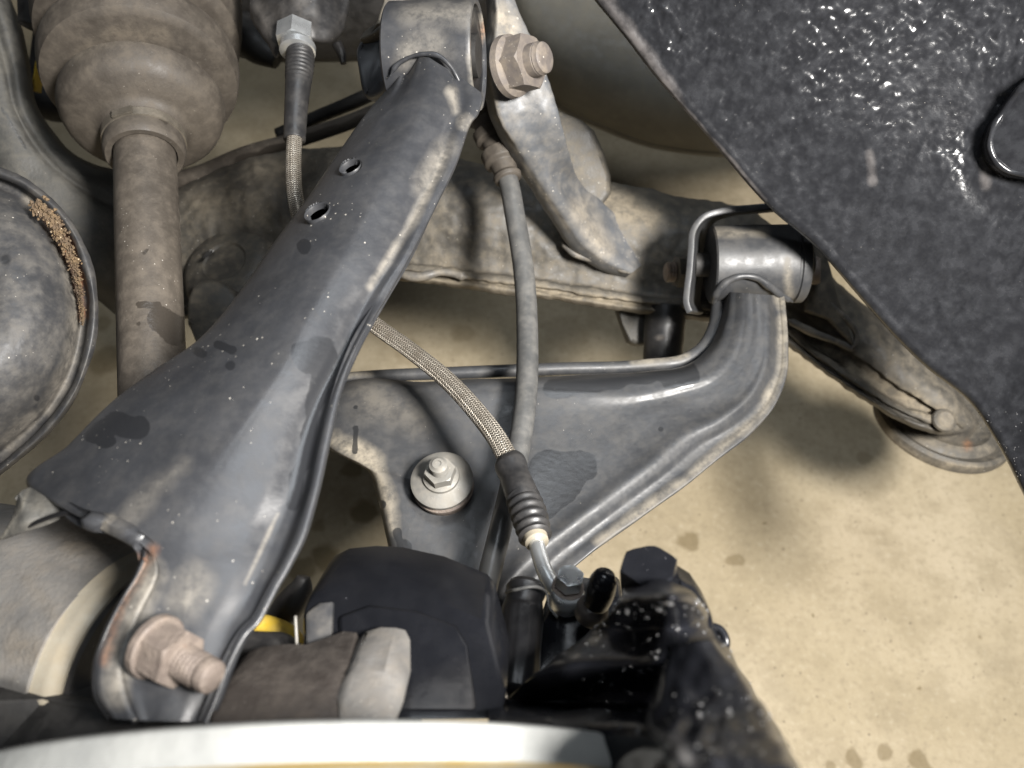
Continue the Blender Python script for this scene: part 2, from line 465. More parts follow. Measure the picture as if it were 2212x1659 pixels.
def braid():
    t = NT('braided_stainless_sleeve')
    uvn = t.t.nodes.new('ShaderNodeUVMap'); uvn.uv_map = 'UVMap'
    sp = t.t.nodes.new('ShaderNodeSeparateXYZ'); t.link(uvn.outputs[0], sp.inputs[0])
    L, A = sp.outputs[0], sp.outputs[1]
    # rows of picks round the hose, chevrons alternating in direction
    rows = t.math('MULTIPLY', A, 14.0)
    fr = t.math('FRACT', rows)
    tri = t.math('ABSOLUTE', t.math('SUBTRACT', fr, .5))
    ph = t.math('ADD', t.math('MULTIPLY', L, 760.0), t.math('MULTIPLY', tri, 1.5))
    wv = t.math('SINE', t.math('MULTIPLY', ph, 2*math.pi))
    wv = t.step(wv, -.6, .8)
    gap = t.step(t.math('ABSOLUTE', t.math('SUBTRACT', tri, .25)), .16, .25, 1, .15)
    h = t.math('MULTIPLY', wv, gap)
    n1 = t.noise(40, 4)
    col = t.mix(h, (.05, .044, .036), (.62, .57, .49))
    col = t.mix(t.math('MULTIPLY', t.step(t.noise(90, 5, .7), .35, .7), .75), col, (.15, .125, .095))
    t.link(col, t.b.inputs['Base Color']); t.b.inputs['Metallic'].default_value = .55
    t.b.inputs['Roughness'].default_value = .38
    t.link(t.bump(h, .8, .0005), t.b.inputs['Normal'])
    return t.m
M['braid'] = braid()

def concrete(stains):
    t = NT('stained_beige_concrete')
    n0 = t.noise(5, 4); n1 = t.noise(24, 6, .6); n2 = t.noise(160, 5, .65); n3 = t.noise(900, 2)
    col = t.mix(t.step(n0, .3, .7), (.385, .318, .205), (.475, .40, .28))
    col = t.mix(t.math('MULTIPLY', t.step(n1, .42, .68), .55), col, (.30, .245, .155))
    col = t.mix(t.math('MULTIPLY', t.step(n2, .50, .68), .40), col, (.25, .205, .135))
    col = t.mix(t.math('MULTIPLY', t.step(n2, .46, .30), .5), col, (.50, .435, .32))
    col = t.mix(t.math('MULTIPLY', t.step(n3, .55, .72), .35), col, (.20, .165, .11))
    col = t.mix(t.math('MULTIPLY', t.step(t.noise(9, 7, .75), .52, .66), .35), col, (.26, .215, .14))
    v = t.voro(170); cc = t.voro(170, out='Color')
    sc = t.t.nodes.new('ShaderNodeSeparateColor'); t.link(cc, sc.inputs[0])
    dots = t.math('LESS_THAN', v, t.math('MULTIPLY', t.math('POWER', sc.outputs[0], 5), .22))
    col = t.mix(t.math('MULTIPLY', dots, .7), col, (.14, .11, .07))
    # oil drips, each at its own place on the slab
    wob = t.t.nodes.new('ShaderNodeTexNoise'); wob.inputs['Scale'].default_value = 45; wob.inputs['Detail'].default_value = 3
    t.link(t.tc, wob.inputs['Vector'])
    off = t.t.nodes.new('ShaderNodeVectorMath'); off.operation = 'MULTIPLY_ADD'
    t.link(wob.outputs['Color'], off.inputs[0]); off.inputs[1].default_value = (.020, .020, 0); t.link(t.tc, off.inputs[2])
    acc = None
    for (x, y, r, s) in stains:
        dn = t.t.nodes.new('ShaderNodeVectorMath'); dn.operation = 'DISTANCE'
        t.link(off.outputs[0], dn.inputs[0]); dn.inputs[1].default_value = (x+.010, y+.010, 0)
        m = t.step(dn.outputs['Value'], r*1.12, r*.72, 0.0, s)
        acc = m if acc is None else t.math('MAXIMUM', acc, m)
    col = t.mix(acc, col, (.135, .095, .035))
    t.link(col, t.b.inputs['Base Color'])
    t.b.inputs['Roughness'].default_value = .72
    t.link(t.bump(t.math('ADD', n2, t.math('MULTIPLY', n3, .5)), .35, .0015), t.b.inputs['Normal'])
    return t.m

def water():
    t = NT('water'); b = t.b
    b.inputs['Base Color'].default_value = (1, 1, 1, 1); b.inputs['Transmission Weight'].default_value = .93
    b.inputs['IOR'].default_value = 1.33; b.inputs['Roughness'].default_value = .02
    return t.m
M['water'] = water()
def rotor_mat():
    t = NT('pale_zinc_coated_disc')
    n = t.noise(60, 5); n2 = t.noise(300, 3)
    t.link(t.mix(t.step(n, .3, .7), (.22, .225, .22), (.28, .285, .275)), t.b.inputs['Base Color'])
    t.b.inputs['Roughness'].default_value = .42; t.b.inputs['Metallic'].default_value = .15
    t.link(t.bump(t.math('ADD', n2, t.math('MULTIPLY', n, 2.0)), .35, .0007), t.b.inputs['Normal'])
    return t.m
M['rotor'] = rotor_mat()
def face_mat():
    t = NT('gold_reflection_face')
    n = t.noise(34, 4); n2 = t.noise(260, 3)
    t.link(t.mix(t.step(n, .35, .6), (.42, .39, .30), (.42, .31, .12)), t.b.inputs['Base Color'])  # golden reflection at grazing view painted into the face colour
    t.b.inputs['Roughness'].default_value = .4; t.b.inputs['Metallic'].default_value = .5
    t.link(t.bump(n2, .2, .0005), t.b.inputs['Normal'])
    return t.m
M['rotorface'] = face_mat()

# ------------------------------------------------------------------ the setting: concrete floor
def floor_pt(u, v):
    d = H/kk(v)
    x = (u-CX)/F*d; y = -(v-CY)/F*d
    p = CAM+x*RIGHT+y*UP+d*FWD
    return p
stains = []
for (u, v, rp, s) in [(1490, 1168, 27, .62), (1588, 1210, 20, .5), (700, 1205, 34, .75), (785, 1105, 30, .7), (760, 1010, 22, .55),
                      (690, 1140, 16, .5), (740, 1240, 22, .6), (650, 1230, 30, .6), (1850, 1640, 24, .6), (1915, 1625, 20, .55), (1990, 1650, 26, .6), (1790, 1655, 14, .5),
                      (1755, 1327, 5, .8), (1985, 1490, 5, .6), (2120, 1380, 4, .6), (1650, 1130, 5, .6), (1870, 990, 16, .3),
                      (880, 760, 36, .35), (1220, 720, 50, .25), (230, 780, 40, .5), (220, 700, 20, .4), (1000, 720, 26, .3)]:
    p = floor_pt(u, v); stains.append((p[0], p[1], rp*(H/kk(v))/F, s))
M['floor'] = concrete(stains)
fm = bpy.data.meshes.new('concrete_floor')
fm.from_pydata([(-4, -2.5, 0), (4, -2.5, 0), (4, 5, 0), (-4, 5, 0)], [], [(0, 1, 2, 3)]); fm.materials.append(M['floor'])
fl = bpy.data.objects.new('concrete_floor', fm); COL.objects.link(fl); fl['kind'] = 'structure'; fl['label'] = 'beige stained concrete garage floor'

# ------------------------------------------------------------------ fuel tank, far behind
T = thing('fuel_tank', 'smooth dusty grey rounded tank shell behind the subframe brace', 'tank', (1350, 200, .92))
edge = [(1080, 40), (1150, 180), (1210, 232), (1300, 275), (1400, 312), (1490, 328), (1580, 334), (1700, 330), (1850, 310)]
rows = []
for i, (u, v) in enumerate(edge):
    dx, dy = 60+i*18, -430
    d0 = .92
    rows.append([(u+4, v-6, d0+.14), (u, v, d0+.05), (u+dx*.06, v+dy*.07, d0+.012), (u+dx*.25, v+dy*.25, d0-.02), (u+dx*.6, v+dy*.6, d0-.02), (u+dx, v+dy, d0+.04)])
loft('shell', rows, M['tank'], T, 70, 50, thick=.004, marks=[(1, [(1290, 245, 26), (1480, 300, 24)], .5, 25), (1, [(1500, 270, 10), (1540, 250, 8)], .4)])
tube('seam', [(u+2, v-3, .965, 5) for (u, v) in edge], M['tank'], T, 60, 10)

# ------------------------------------------------------------------ dark final drive housing at the top
T = thing('differential_housing', 'dark final drive casing above the bracket', 'casing', (690, 60, .80))
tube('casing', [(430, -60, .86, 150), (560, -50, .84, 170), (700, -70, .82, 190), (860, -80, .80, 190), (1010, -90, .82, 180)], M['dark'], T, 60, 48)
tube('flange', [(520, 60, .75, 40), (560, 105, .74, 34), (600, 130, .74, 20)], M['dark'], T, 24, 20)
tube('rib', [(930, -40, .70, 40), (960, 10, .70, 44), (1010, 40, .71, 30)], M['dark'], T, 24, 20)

# ------------------------------------------------------------------ cables running behind the arm
T = thing('parking_brake_cable', 'thick black cable curving from drive shaft up behind the arm', 'cable', (600, 300, .74))
tube('cable_sheath', [(350, 398, .78, 22), (430, 378, .77, 20), (520, 338, .76, 18), (640, 302, .74, 17), (790, 250, .72, 16), (900, 200, .71, 16)], M['shaft'], T, 60, 20,
     marks=[(0, [(520, 350, 14), (790, 262, 14)], .9)])
T = thing('fuel_pipe', 'thin black pipe slanting behind braided hose, above the thicker cable', 'pipe', (740, 225, .73))
tube('pipe', [(600, 290, .76, 13), (680, 255, .75, 14), (760, 222, .73, 15), (880, 165, .72, 15)], M['dark'], T, 40, 16)

# ------------------------------------------------------------------ subframe
T = thing('rear_subframe', 'dusty welded steel subframe crossmember with sandy lower seam behind the arms', 'subframe', (1200, 560, .68))
st = [(100, 505, 625, .74), (200, 500, 636, .74), (300, 455, 660, .73), (400, 402, 690, .72), (520, 348, 660, .71), (660, 322, 620, .70), (860, 325, 606, .69),
      (1000, 348, 622, .68), (1200, 378, 648, .68), (1330, 398, 668, .68), (1500, 432, 690, .685), (1610, 452, 702, .69), (1720, 530, 742, .695),
      (1800, 602, 786, .70), (1900, 690, 856, .70), (2000, 780, 915, .70), (2070, 850, 938, .70), (2105, 905, 940, .71)]
rows = []
for (u, a, b, d) in st:
    h = b-a; sl = 0
    sx = 0 if u < 1650 else min(1, (u-1650)/150.)
    ox, oy = -45*sx, 0
    rows.append([(u+10, a+14, d+.07), (u+2, a+1, d+.028), (u, a+h*.10, d+.006), (u+ox*.3, a+h*.30, d-.006), (u+ox*.6, a+h*.55, d-.004), (u+ox*.8, b-58, d+.004), (u+ox*.9, b-44, d+.004),
                 (u+ox, b-34, d-.007), (u+ox, b-24, d-.008), (u+ox, b-18, d-.002), (u+ox, b-9, d-.006), (u+ox, b-1, d-.001), (u+ox, b+1, d+.012), (u+8, b-16, d+.06)])
def sfd(u, v):
    x = fbm(u, v, 60, 2.0).reshape(u.shape)*.0018+fbm(u, v, 17, 5.0).reshape(u.shape)*.0009
    return x
loft('crossmember', rows, M['frame'], T, 420, 150, disp=sfd, marks=[
    (1, [(850, 598, 16), (1000, 608, 16), (1200, 634, 14), (1330, 652, 12), (1540, 680, 8)], .95, 10),
    (1, [(1300, 430, 45), (1400, 470, 35)], .8, 30), (1, [(1270, 480, 26), (1300, 410, 20)], .8, 14),
    (1, [(1690, 690, 22), (1780, 740, 20), (1900, 830, 22), (2040, 905, 26)], .95, 12),
    (0, [(985, 450, 26), (1000, 520, 28)], .42, 25), (1, [(560, 360, 40), (700, 345, 30)], .45, 30),
    (1, [(430, 440, 40), (560, 470, 50)], .5, 30), (1, [(940, 560, 24), (1040, 590, 16)], .6, 14)])
# weld beads along the lower seam and the brace foot
def bead(name, pts, r, mat, parent, n=90, amp=.05, marks=None):
    k = random.random()*9
    return tube(name, [(u, v, d, r) for (u, v, d) in pts], mat, parent, n, 14, mod=lambda t: (1+amp*np.sin(t*n*.42+k)+.16*np.sin(t*n*.13+k*2))*np.clip(np.minimum(t, 1-t)*14, .3, 1), marks=marks)
bead('weld_bead', [(858, 590, .672), (900, 598, .668), (960, 588, .668), (1010, 600, .667)], 9, M['weld'], T, 60)
bead('weld_bead', [(1212, 520, .665), (1240, 548, .662), (1300, 562, .665), (1360, 590, .668)], 8, M['weld'], T, 70)
bead('weld_bead', [(1700, 690, .68), (1760, 720, .682), (1800, 735, .685), (1850, 758, .69)], 8, M['weld'], T, 60)
bead('weld_bead', [(1740, 565, .672), (1752, 600, .672), (1790, 650, .675), (1848, 740, .685), (1838, 756, .685)], 6, M['weld'], T, 70)
# boss and ear to the left of the upper arm
A = P(490, 572, .695); ax = cdir(-.15, .42, .9)
R1 = px(98, .70)
lathe('boss', A-ax*.012, ax, dense([(0, R1*1.15), (.008, R1*1.05), (.013, R1*.92), (.016, R1*.7), (.0165, R1*.5), (.015, R1*.45), (.015, .0001)], .002), M['frame'], T, 72, marks=[(0, [(440, 552, 6), (458, 545, 6)], 1)])  # the dark stroke is the shade inside the slot
plate('ear', [(402, 700, .66), (405, 640, .665), (420, 612, .668), (455, 604, .67), (490, 614, .67), (512, 640, .668), (520, 680, .66), (500, 740, .65), (440, 760, .645)], cdir(0, 0, -1)*.02, M['frame'], T, .004, 60)
plate('slot_shade', [(437, 556, .668), (448, 544, .668), (459, 540, .668), (456, 549, .668), (445, 557, .668)], cdir(0, 0, -1)*.001, M['dark'], T, 0)  # flat dark plate; the slot's inner shade is its colour
# gusset plate behind the brace and the brace itself
plate('gusset', [(1195, 235, .66), (1250, 258, .66), (1278, 282, .66), (1300, 330, .665), (1314, 380, .67), (1318, 420, .67), (1280, 470, .67), (1230, 420, .67), (1205, 330, .665)], cdir(.2, .3, -1)*.022, M['frame'], T, .003)
bs = [((1046, -40), (1064, -40), (1098, -40), .545), ((1052, 30), (1074, 30), (1122, 28), .545), ((1046, 85), (1068, 88), (1145, 80), .545), ((1038, 120), (1060, 122), (1162, 118), .543),
      ((1044, 180), (1064, 184), (1184, 180), .548), ((1058, 250), (1082, 258), (1206, 255), .558), ((1098, 330), (1124, 325), (1229, 338), .575),
      ((1147, 408), (1172, 400), (1254, 398), .600), ((1195, 482), (1220, 470), (1298, 436), .624), ((1240, 545), (1264, 530), (1342, 480), .644), ((1294, 582), (1312, 566), (1376, 524), .656), ((1352, 600), (1364, 590), (1400, 562), .668)]
rows = []
for bi, (L, r, R, d) in enumerate(bs):
    rx = [0, 0, 0, 0, 0, 0, .012, .030, .034, .026, .018, .012][bi]
    L, r, R = map(np.array, (L, r, R))
    rows.append([(L[0]+16, L[1]-6, d+.035), (L[0], L[1], d+.022), (L[0]*.35+r[0]*.65, L[1]*.35+r[1]*.65, d+.004), (r[0], r[1], d), (r[0]*.8+R[0]*.2, r[1]*.8+R[1]*.2, d+.001), (r[0]*.5+R[0]*.5, r[1]*.5+R[1]*.5, d+.004+rx*.35), (r[0]*.12+R[0]*.88, r[1]*.12+R[1]*.88, d+.006+rx*.9), (R[0], R[1], d+.008+rx), (R[0]-2, R[1]+3, d+.02+rx)])
BR = loft('brace', rows, M['brace'], T, 150, 70, disp=lambda u, v: fbm(u, v, 16, 1.4).reshape(u.shape)*.0004, marks=[
    (1, [(1085, 40, 30), (1100, 100, 30)], .7, 25), (1, [(1050, 130, 8), (1075, 250, 6), (1120, 340, 5), (1230, 500, 5)], .55, 5), (1, [(1255, 450, 26), (1300, 540, 22)], .6, 20)])
plate('left_ear', [(852, -30, .54), (826, 48, .545), (782, 76, .545), (767, 98, .545), (769, 150, .545), (790, 212, .55), (830, 190, .55), (846, 120, .545), (852, 40, .545), (880, -30, .54)], cdir(.45, .1, -1)*.020, M['arm'], T, .004, 70)
plate('top_strap', [(815, -40, .53), (905, -40, .53), (870, 4, .53), (842, 45, .532), (836, 110, .535), (828, 110, .535), (824, 60, .533), (800, 75, .535), (772, 88, .54), (785, 66, .54), (812, 46, .533), (826, 0, .53)], cdir(.3, .0, -1)*.010, M['frame'], T, .002)
axn = cdir(.80, -.02, .60)
c0 = P(1110, 142, .535)
FN = lathe('nut_flange', c0-axn*.004, axn, [(0, px(66, .535)), (.004, px(65, .535)), (.006, px(56, .535)), (.0065, .002)], M['dirtnut'], T, 48)
hexnut('nut', c0, axn, px(60, .535), .0125, M['dirtnut'], T, .15)
lathe('bolt_end', c0+axn*.010, axn, dense([(0, px(35, .53)), (.0075, px(35, .53)), (.008, px(33, .53)), (.0085, px(35, .53)), (.0095, px(33, .53)), (.0112, px(32, .53)), (.0120, px(28, .53)), (.0122, .0001)], .001), M['dirtnut'], T, 40)
# lower-arm bushing bracket
def strip(path, d0, d1, shift):
    return [[(u, v, d0), (u+shift[0]*.3, v+shift[1]*.3, d0+(d1-d0)*.3), (u+shift[0]*.7, v+shift[1]*.7, d0+(d1-d0)*.7), (u+shift[0], v+shift[1], d1)] for (u, v) in path]
BK = loft('bushing_bracket', strip([(1760, 446), (1690, 451), (1620, 457), (1556, 464), (1522, 476), (1505, 498), (1500, 540), (1496, 590), (1491, 630), (1490, 655), (1497, 672)], .585, .665, (24, 4)), M['low'], T, 90, 12, thick=.0042)
axb = cdir(1, .02, -.12)
c1 = P(1438, 588, .635)
lathe('bolt_stub', c1, axb, [(0, .0001), (0, px(19, .63)), (.001, px(22, .63))]+[(.001+.0009*i, px(22 if i % 2 else 20, .63)) for i in range(1, 11)]+[(.014, px(22, .63))], M['zinc'], BK, 32, marks=[(2, [(1445, 580, 30)], .3)])
hexnut('nut', P(1460, 587, .633), axb, px(36, .63), px(30, .63), M['frame'], BK, .3)
# right ear of the bracket with bolt head
plate('bracket_ear', [(1738, 470, .66), (1740, 540, .66), (1745, 620, .665), (1738, 672, .67), (1790, 690, .675), (1850, 755, .685), (1815, 650, .675), (1790, 560, .668), (1785, 470, .665)], cdir(.1, 0, -1)*.006, M['frame'], T, .002)
lathe('bolt_head', P(1752, 585, .655), cdir(.9, 0, .35), [(0, px(30, .66)), (.004, px(30, .66)), (.006, px(26, .66)), (.0062, .0001)], M['rustnut'], T, 32)
# hanging lug with black bush below the crossmember
plate('lug', [(1332, 660, .70), (1345, 700, .70), (1360, 738, .705), (1380, 748, .705), (1410, 740, .70), (1440, 700, .70), (1450, 660, .70)], cdir(0, 0, -1)*.02, M['cast'], T, .003)
tube('lug_bush', [(1440, 660, .69, 44), (1436, 700, .69, 44), (1432, 760, .69, 42), (1428, 800, .69, 40)], M['blackrub'], T, 30, 32, marks=[(1, [(1420, 730, 5), (1432, 728, 4)], .9, 3)])
# big mount bushing under the right-hand tube
axm = cdir(.10, .74, .67)
C2 = P(2045, 892, .77); Rm = px(146, .765)
MB = lathe('mount_bushing', C2-axm*.02, axm, dense([(.004, Rm*.9), (.006, Rm*.98), (.009, Rm), (.014, Rm*.985), (.0165, Rm*.93), (.0145, Rm*.86), (.013, Rm*.80), (.016, Rm*.75), (.018, Rm*.66), (.014, Rm*.58), (.013, Rm*.45), (.026, Rm*.42), (.03, Rm*.36), (.03, .0001)], .003), M['frame'], T, 110, marks=[(1, [(1905, 890, 8), (1930, 950, 10), (2000, 1000, 10), (2120, 1012, 8)], .85, 6), (1, [(1990, 950, 14), (2090, 965, 12)], .5, 10), (2, [(2090, 960, 8)], .6)])
lathe('plug_weld', P(2045, 905, .684), cdir(0, .3, 1), [(-.004, px(26, .69)), (-.002, px(24, .69)), (-.0005, px(16, .69)), (-.001, px(8, .69)), (0, .0001)], M['frame'], T, 32, marks=[(1, [(2045, 905, 20)], .6)])

# ------------------------------------------------------------------ trailing arm / left casting
T = thing('trailing_arm', 'matte grey cast trailing arm behind rubber shaft boot, partly hidden by round pan', 'suspension arm', (90, 330, .66))
ee = [(10, -40, .66), (40, 50, .66), (62, 130, .66), (75, 215, .66), (110, 280, .665), (150, 325, .67), (200, 355, .675), (262, 374, .685), (330, 400, .70)]
ll = [(-150, 40), (-140, 120), (-120, 200), (-90, 290), (-40, 380), (20, 460), (90, 540), (200, 640), (260, 690)]
rows = []
for (E, L) in zip(ee, ll):
    u, v, d = E
    f = lambda t, dd: (u+(L[0]-u)*t, v+(L[1]-v)*t, d+dd)
    rows.append([f(.03, .06), f(0, .02), f(.06, .002), f(.2, -.008), f(.26, -.006), f(.30, -.010), f(.5, -.016), f(.75, -.016), f(1.0, .02)])
loft('casting', rows, M['cast'], T, 120, 70, disp=lambda u, v: fbm(u, v, 70, 4).reshape(u.shape)*.0015, marks=[(1, [(60, 300, 30), (180, 420, 50)], .35, 30), (0, [(5, 235, 4), (55, 320, 4)], .8, 3)])
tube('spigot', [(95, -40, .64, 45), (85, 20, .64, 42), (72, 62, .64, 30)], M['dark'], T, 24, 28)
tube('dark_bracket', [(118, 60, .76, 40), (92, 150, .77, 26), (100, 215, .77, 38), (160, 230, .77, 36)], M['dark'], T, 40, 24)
plate('shade_sheet', [(225, 372, .70), (290, 360, .70), (290, 640, .72), (205, 640, .72), (225, 560, .71), (238, 510, .70)], cdir(0, 0, -1)*.02, M['dark'], T, .003)  # black sheet put in as the shade between casting and shaft
T = thing('yellow_cable_tie', 'bit of yellow plastic strap showing between casting and shaft boot', 'strap', (86, 130, .85))
loft('strap', strip([(72, 196), (76, 160), (82, 130), (94, 104), (104, 88)], .70, .71, (18, 6)), M['yellow'], T, 24, 8, thick=.002)

# ------------------------------------------------------------------ drive shaft with boot
T = thing('drive_shaft', 'dusty brown drive shaft with ribbed rubber boot and steel clamp', 'drive shaft', (328, 800, .495))
A = P(332, 880, .48); B = P(299, -90, .665)
axd = (B-A)/np.linalg.norm(B-A); Ld = np.linalg.norm(B-A)
ts = np.linspace(0, Ld, 2000); pu, pv = proj(A+ts[:, None]*axd); dep = ((A+ts[:, None]*axd-CAM)@FWD)/S
def shaft_prof(lst): return [(float(np.interp(-v, -pv, ts)), px(r, float(np.interp(-v, -pv, dep)))) for (v, r) in lst]
wetm = [(0, [(345, 690, 26), (385, 712, 34)], 1, 4), (0, [(300, 657, 7), (340, 660, 9)], 1, 3), (0, [(300, 700, 5)], 1), (0, [(310, 548, 4), (318, 540, 3)], .9), (1, [(372, 520, 8), (385, 640, 8)], .5, 8), (1, [(285, 470, 10), (300, 600, 12)], .4, 15)]
lathe('shaft', A, axd, dense(shaft_prof([(880, 70), (600, 67), (420, 64.5), (330, 62.5), (300, 62)]), .002), M['shaft'], T, 96, marks=wetm)
bootprof = shaft_prof([(318, 60), (338, 66), (339, 78), (333, 83), (320, 84), (311, 82), (307, 76), (300, 75), (297, 76), (294, 84), (287, 88), (283, 97), (280, 112), (275, 130), (269, 147), (260, 158), (248, 164), (236, 167), (229, 166), (227, 160), (225, 126), (218, 110), (200, 104),
                       (193, 108), (190, 150), (187, 182), (182, 194), (170, 198), (150, 200), (146, 200), (141, 198), (138, 186), (136, 150), (128, 138), (108, 136), (100, 142), (97, 186), (90, 203), (60, 208), (20, 210), (8, 208), (4, 190), (-4, 170), (-14, 172), (-18, 195), (-26, 210), (-80, 215)])
BT = lathe('boot', A, axd, dense(bootprof, .0022), M['boot'], T, 160, marks=[(1, [(170, 115, 14), (250, 72, 22), (350, 78, 22)], .8, 14), (1, [(190, 150, 10)], .7, 8), (1, [(420, 190, 16), (440, 250, 12)], .5, 14), (1, [(220, 230, 30), (330, 180, 30), (440, 300, 20)], .35, 25), (0, [(345, 258, 3), (360, 266, 4)], 1, 2)])
lathe('clamp', A, axd, dense(shaft_prof([(312, 77), (311, 85), (296, 85), (295, 77)]), .001), M['clamp'], BT, 96)
def block(name, c, a, b, n, sa, sb, sn, mat, parent, bev=.0005):
    a = a/np.linalg.norm(a); n = n-a*np.dot(a, n); n = n/np.linalg.norm(n); b = np.cross(n, a)
    v = np.array([c+a*sa*i+b*sb*j+n*sn*k for i in (-.5, .5) for j in (-.5, .5) for k in (0, 1)])
    o = mesh_obj(name, v, [(0, 1, 3, 2), (4, 6, 7, 5), (0, 4, 5, 1), (2, 3, 7, 6), (0, 2, 6, 4), (1, 5, 7, 3)], mat, parent, False)
    bm = bmesh.new(); bm.from_mesh(o.data); bmesh.ops.recalc_face_normals(bm, faces=bm.faces)
    bmesh.ops.bevel(bm, geom=bm.edges[:], offset=bev, segments=2, affect='EDGES'); bm.to_mesh(o.data); bm.free()
    return o
tc_ = float(np.interp(-303, -pv, ts)); cc_ = A+axd*tc_; dc_ = float(np.interp(-303, -pv, dep))
rad_ = cdir(-.22, .75, .65); rad_ = rad_-axd*np.dot(rad_, axd); rad_ /= np.linalg.norm(rad_)
block('clamp_tab', cc_+rad_*px(83, dc_), axd, axd, rad_, .0055, .0125, .0016, M['clamp'], BT)
# ------------------------------------------------------------------ spring pan at the left edge
T = thing('spring_pan', 'round black steel pan with rolled rim and crusty rust in its groove', 'pan', (40, 700, .46))
rim = [(-60, 338), (0, 362), (48, 382), (92, 412), (135, 452), (168, 500), (194, 560), (208, 615), (213, 660), (209, 720), (196, 780), (174, 840), (140, 896), (95, 948), (40, 995), (0, 1028), (-60, 1075)]
cx, cy = -130, 700
rows = []
for (u, v) in rim:
    f = lambda t, dd: (cx+(u-cx)*t, cy+(v-cy)*t, .47-.00003*(v-700)+dd)
    rows.append([f(.985, .045), f(1.0, .012), f(.995, .002), f(.97, -.002), f(.945, .001), f(.935, .010), f(.90, .011), f(.86, .003), f(.80, -.010), f(.66, -.026), f(.5, -.036), f(.2, -.044)])
loft('pan', rows, M['pan'], T, 220, 130, disp=lambda u, v: fbm(u, v, 80, 9).reshape(u.shape)*.0009+fbm(u, v, 14, 2).reshape(u.shape)*.0002, marks=[
    (1, [(60, 430, 12), (110, 480, 16), (150, 580, 16), (165, 680, 14), (150, 780, 16), (100, 880, 14)], .75, 14), (1, [(20, 960, 20), (70, 900, 14)], .6, 12),
    (2, [(95, 455, 10), (140, 520, 12), (170, 600, 8), (178, 680, 5)], .9, 8), (0, [(80, 860, 8)], .8), (0, [(12, 560, 12)], .6, 10)])
verts = []; faces = []
rg = random.Random(3)
path = crom(np.array([(78, 440, .464), (108, 470, .464), (138, 520, .463), (158, 570, .464), (174, 640, .466), (178, 700, .468)], float), 160)
for i, (u, v, d) in enumerate(path):
    for k in range(9):
        sp = 13*(1-i/160.)+3
        cpt = P(u+rg.gauss(0, sp*.6), v+rg.gauss(0, sp*.4), d+rg.uniform(-.001, .003)); r = rg.uniform(.0003, .0013)*(1.1-i/220.)
        o0 = len(verts)
        for q in ((1, 0, 0), (-1, 0, 0), (0, 1, 0), (0, -1, 0), (0, 0, 1), (0, 0, -1)): verts.append(cpt+np.array(q)*r*np.array([rg.uniform(.6, 1.4) for _ in range(3)]))
        for (a, b, c) in ((0, 2, 4), (2, 1, 4), (1, 3, 4), (3, 0, 4), (2, 0, 5), (1, 2, 5), (3, 1, 5), (0, 3, 5)): faces.append((o0+a, o0+b, o0+c))
mesh_obj('rust_crust', np.array(verts), faces, M['crust'], T, False, kind='stuff')

# ------------------------------------------------------------------ hose bracket at the top
T = thing('hose_bracket', 'chipped black hose bracket cup above a plated hex fitting', 'bracket', (645, 60, .58))
br = [(540, 0, 60), (556, 62, 62), (580, 100, 100), (598, 126, 124), (612, 92, 95), (630, 78, 78), (660, 84, 84), (700, 92, 92), (722, 86, 86), (742, 60, 60), (754, 0, 0)]
rows = []
for i, (u, vb, _) in enumerate(br):
    s = (u-647)/107.0
    dd = .56+.030*s*s
    bot = {0: 40, 1: 64, 2: 100, 3: 125, 4: 96, 5: 80, 6: 86, 7: 93, 8: 88, 9: 66, 10: 30}[i]
    uu = u
    rows.append([(uu-3*s, -90, dd+.006), (uu-2*s, -30, dd+.002), (uu, bot-60, dd), (uu, bot-24, dd-.002), (uu, bot-4, dd), (uu, bot, dd+.002)])
HB = loft('cup', rows, M['blackrub'], T, 110, 50, thick=.003, disp=lambda u, v: fbm(u, v, 26, 6).reshape(u.shape)*.0012, marks=[(1, [(560, 20, 14), (585, 80, 12)], .8, 18), (1, [(650, 10, 26), (650, 60, 24)], .45, 25), (1, [(600, 30, 30)], .4, 25)])
tube('tab', [(728, 95, .60, 12), (738, 118, .60, 10), (742, 138, .60, 6)], M['blackrub'], T, 16, 12)

# ------------------------------------------------------------------ braided brake hose
T = thing('braided_brake_hose', 'braided stainless brake hose looping from hex fitting behind arm to caliper', 'brake hose', (1215, 1295, .385))
axh = cdir(.02, -1, .35)
FT = hexnut('hex_fitting', P(640, 62, .565), axh, px(42, .56), px(40, .56), M['steel'], T, .52)
lathe('ferrule', P(644, 94, .558), axh, [(0, px(30, .56)), (.002, px(38, .56)), (.006, px(38, .56)), (.0075, px(27, .56)), (.0076, .001)], M['steel'], T, 40)
tube('strain_relief', [(648, 100, .556, 29), (648, 130, .554, 30), (645, 170, .55, 28), (640, 230, .545, 25), (636, 302, .54, 23.5)], M['blackrub'], T, 90, 32, mod=lambda t: 1+.045*np.sin(t*150)*(t < .36)*(t > .06))
tube('braided_line', [(637, 285, .54, 16.5), (634, 340, .535, 16.5), (637, 420, .53, 17), (650, 480, .525, 17), (690, 570, .52, 17.5), (745, 640, .512, 18), (800, 694, .505, 18), (880, 752, .497, 18.5), (960, 816, .485, 19.5), (1030, 890, .468, 21), (1075, 950, .455, 22), (1105, 1005, .447, 23)], M['braid'], T, 300, 48)
tube('sleeve', [(1094, 984, .4485, 25), (1097, 990, .448, 30), (1112, 1030, .44, 33), (1128, 1070, .43, 36), (1136, 1090, .427, 37)], M['blackrub'], T, 50, 36)
tube('bellows', [(1130, 1078, .429, 36), (1142, 1110, .42, 38), (1156, 1158, .409, 35)], M['blackrub'], T, 100, 40, mod=lambda t: 1+.07*np.cos(t*2*math.pi*5))
tube('white_collar', [(1154, 1154, .411, 27), (1160, 1172, .406, 26)], M['cream'], T, 10, 32)
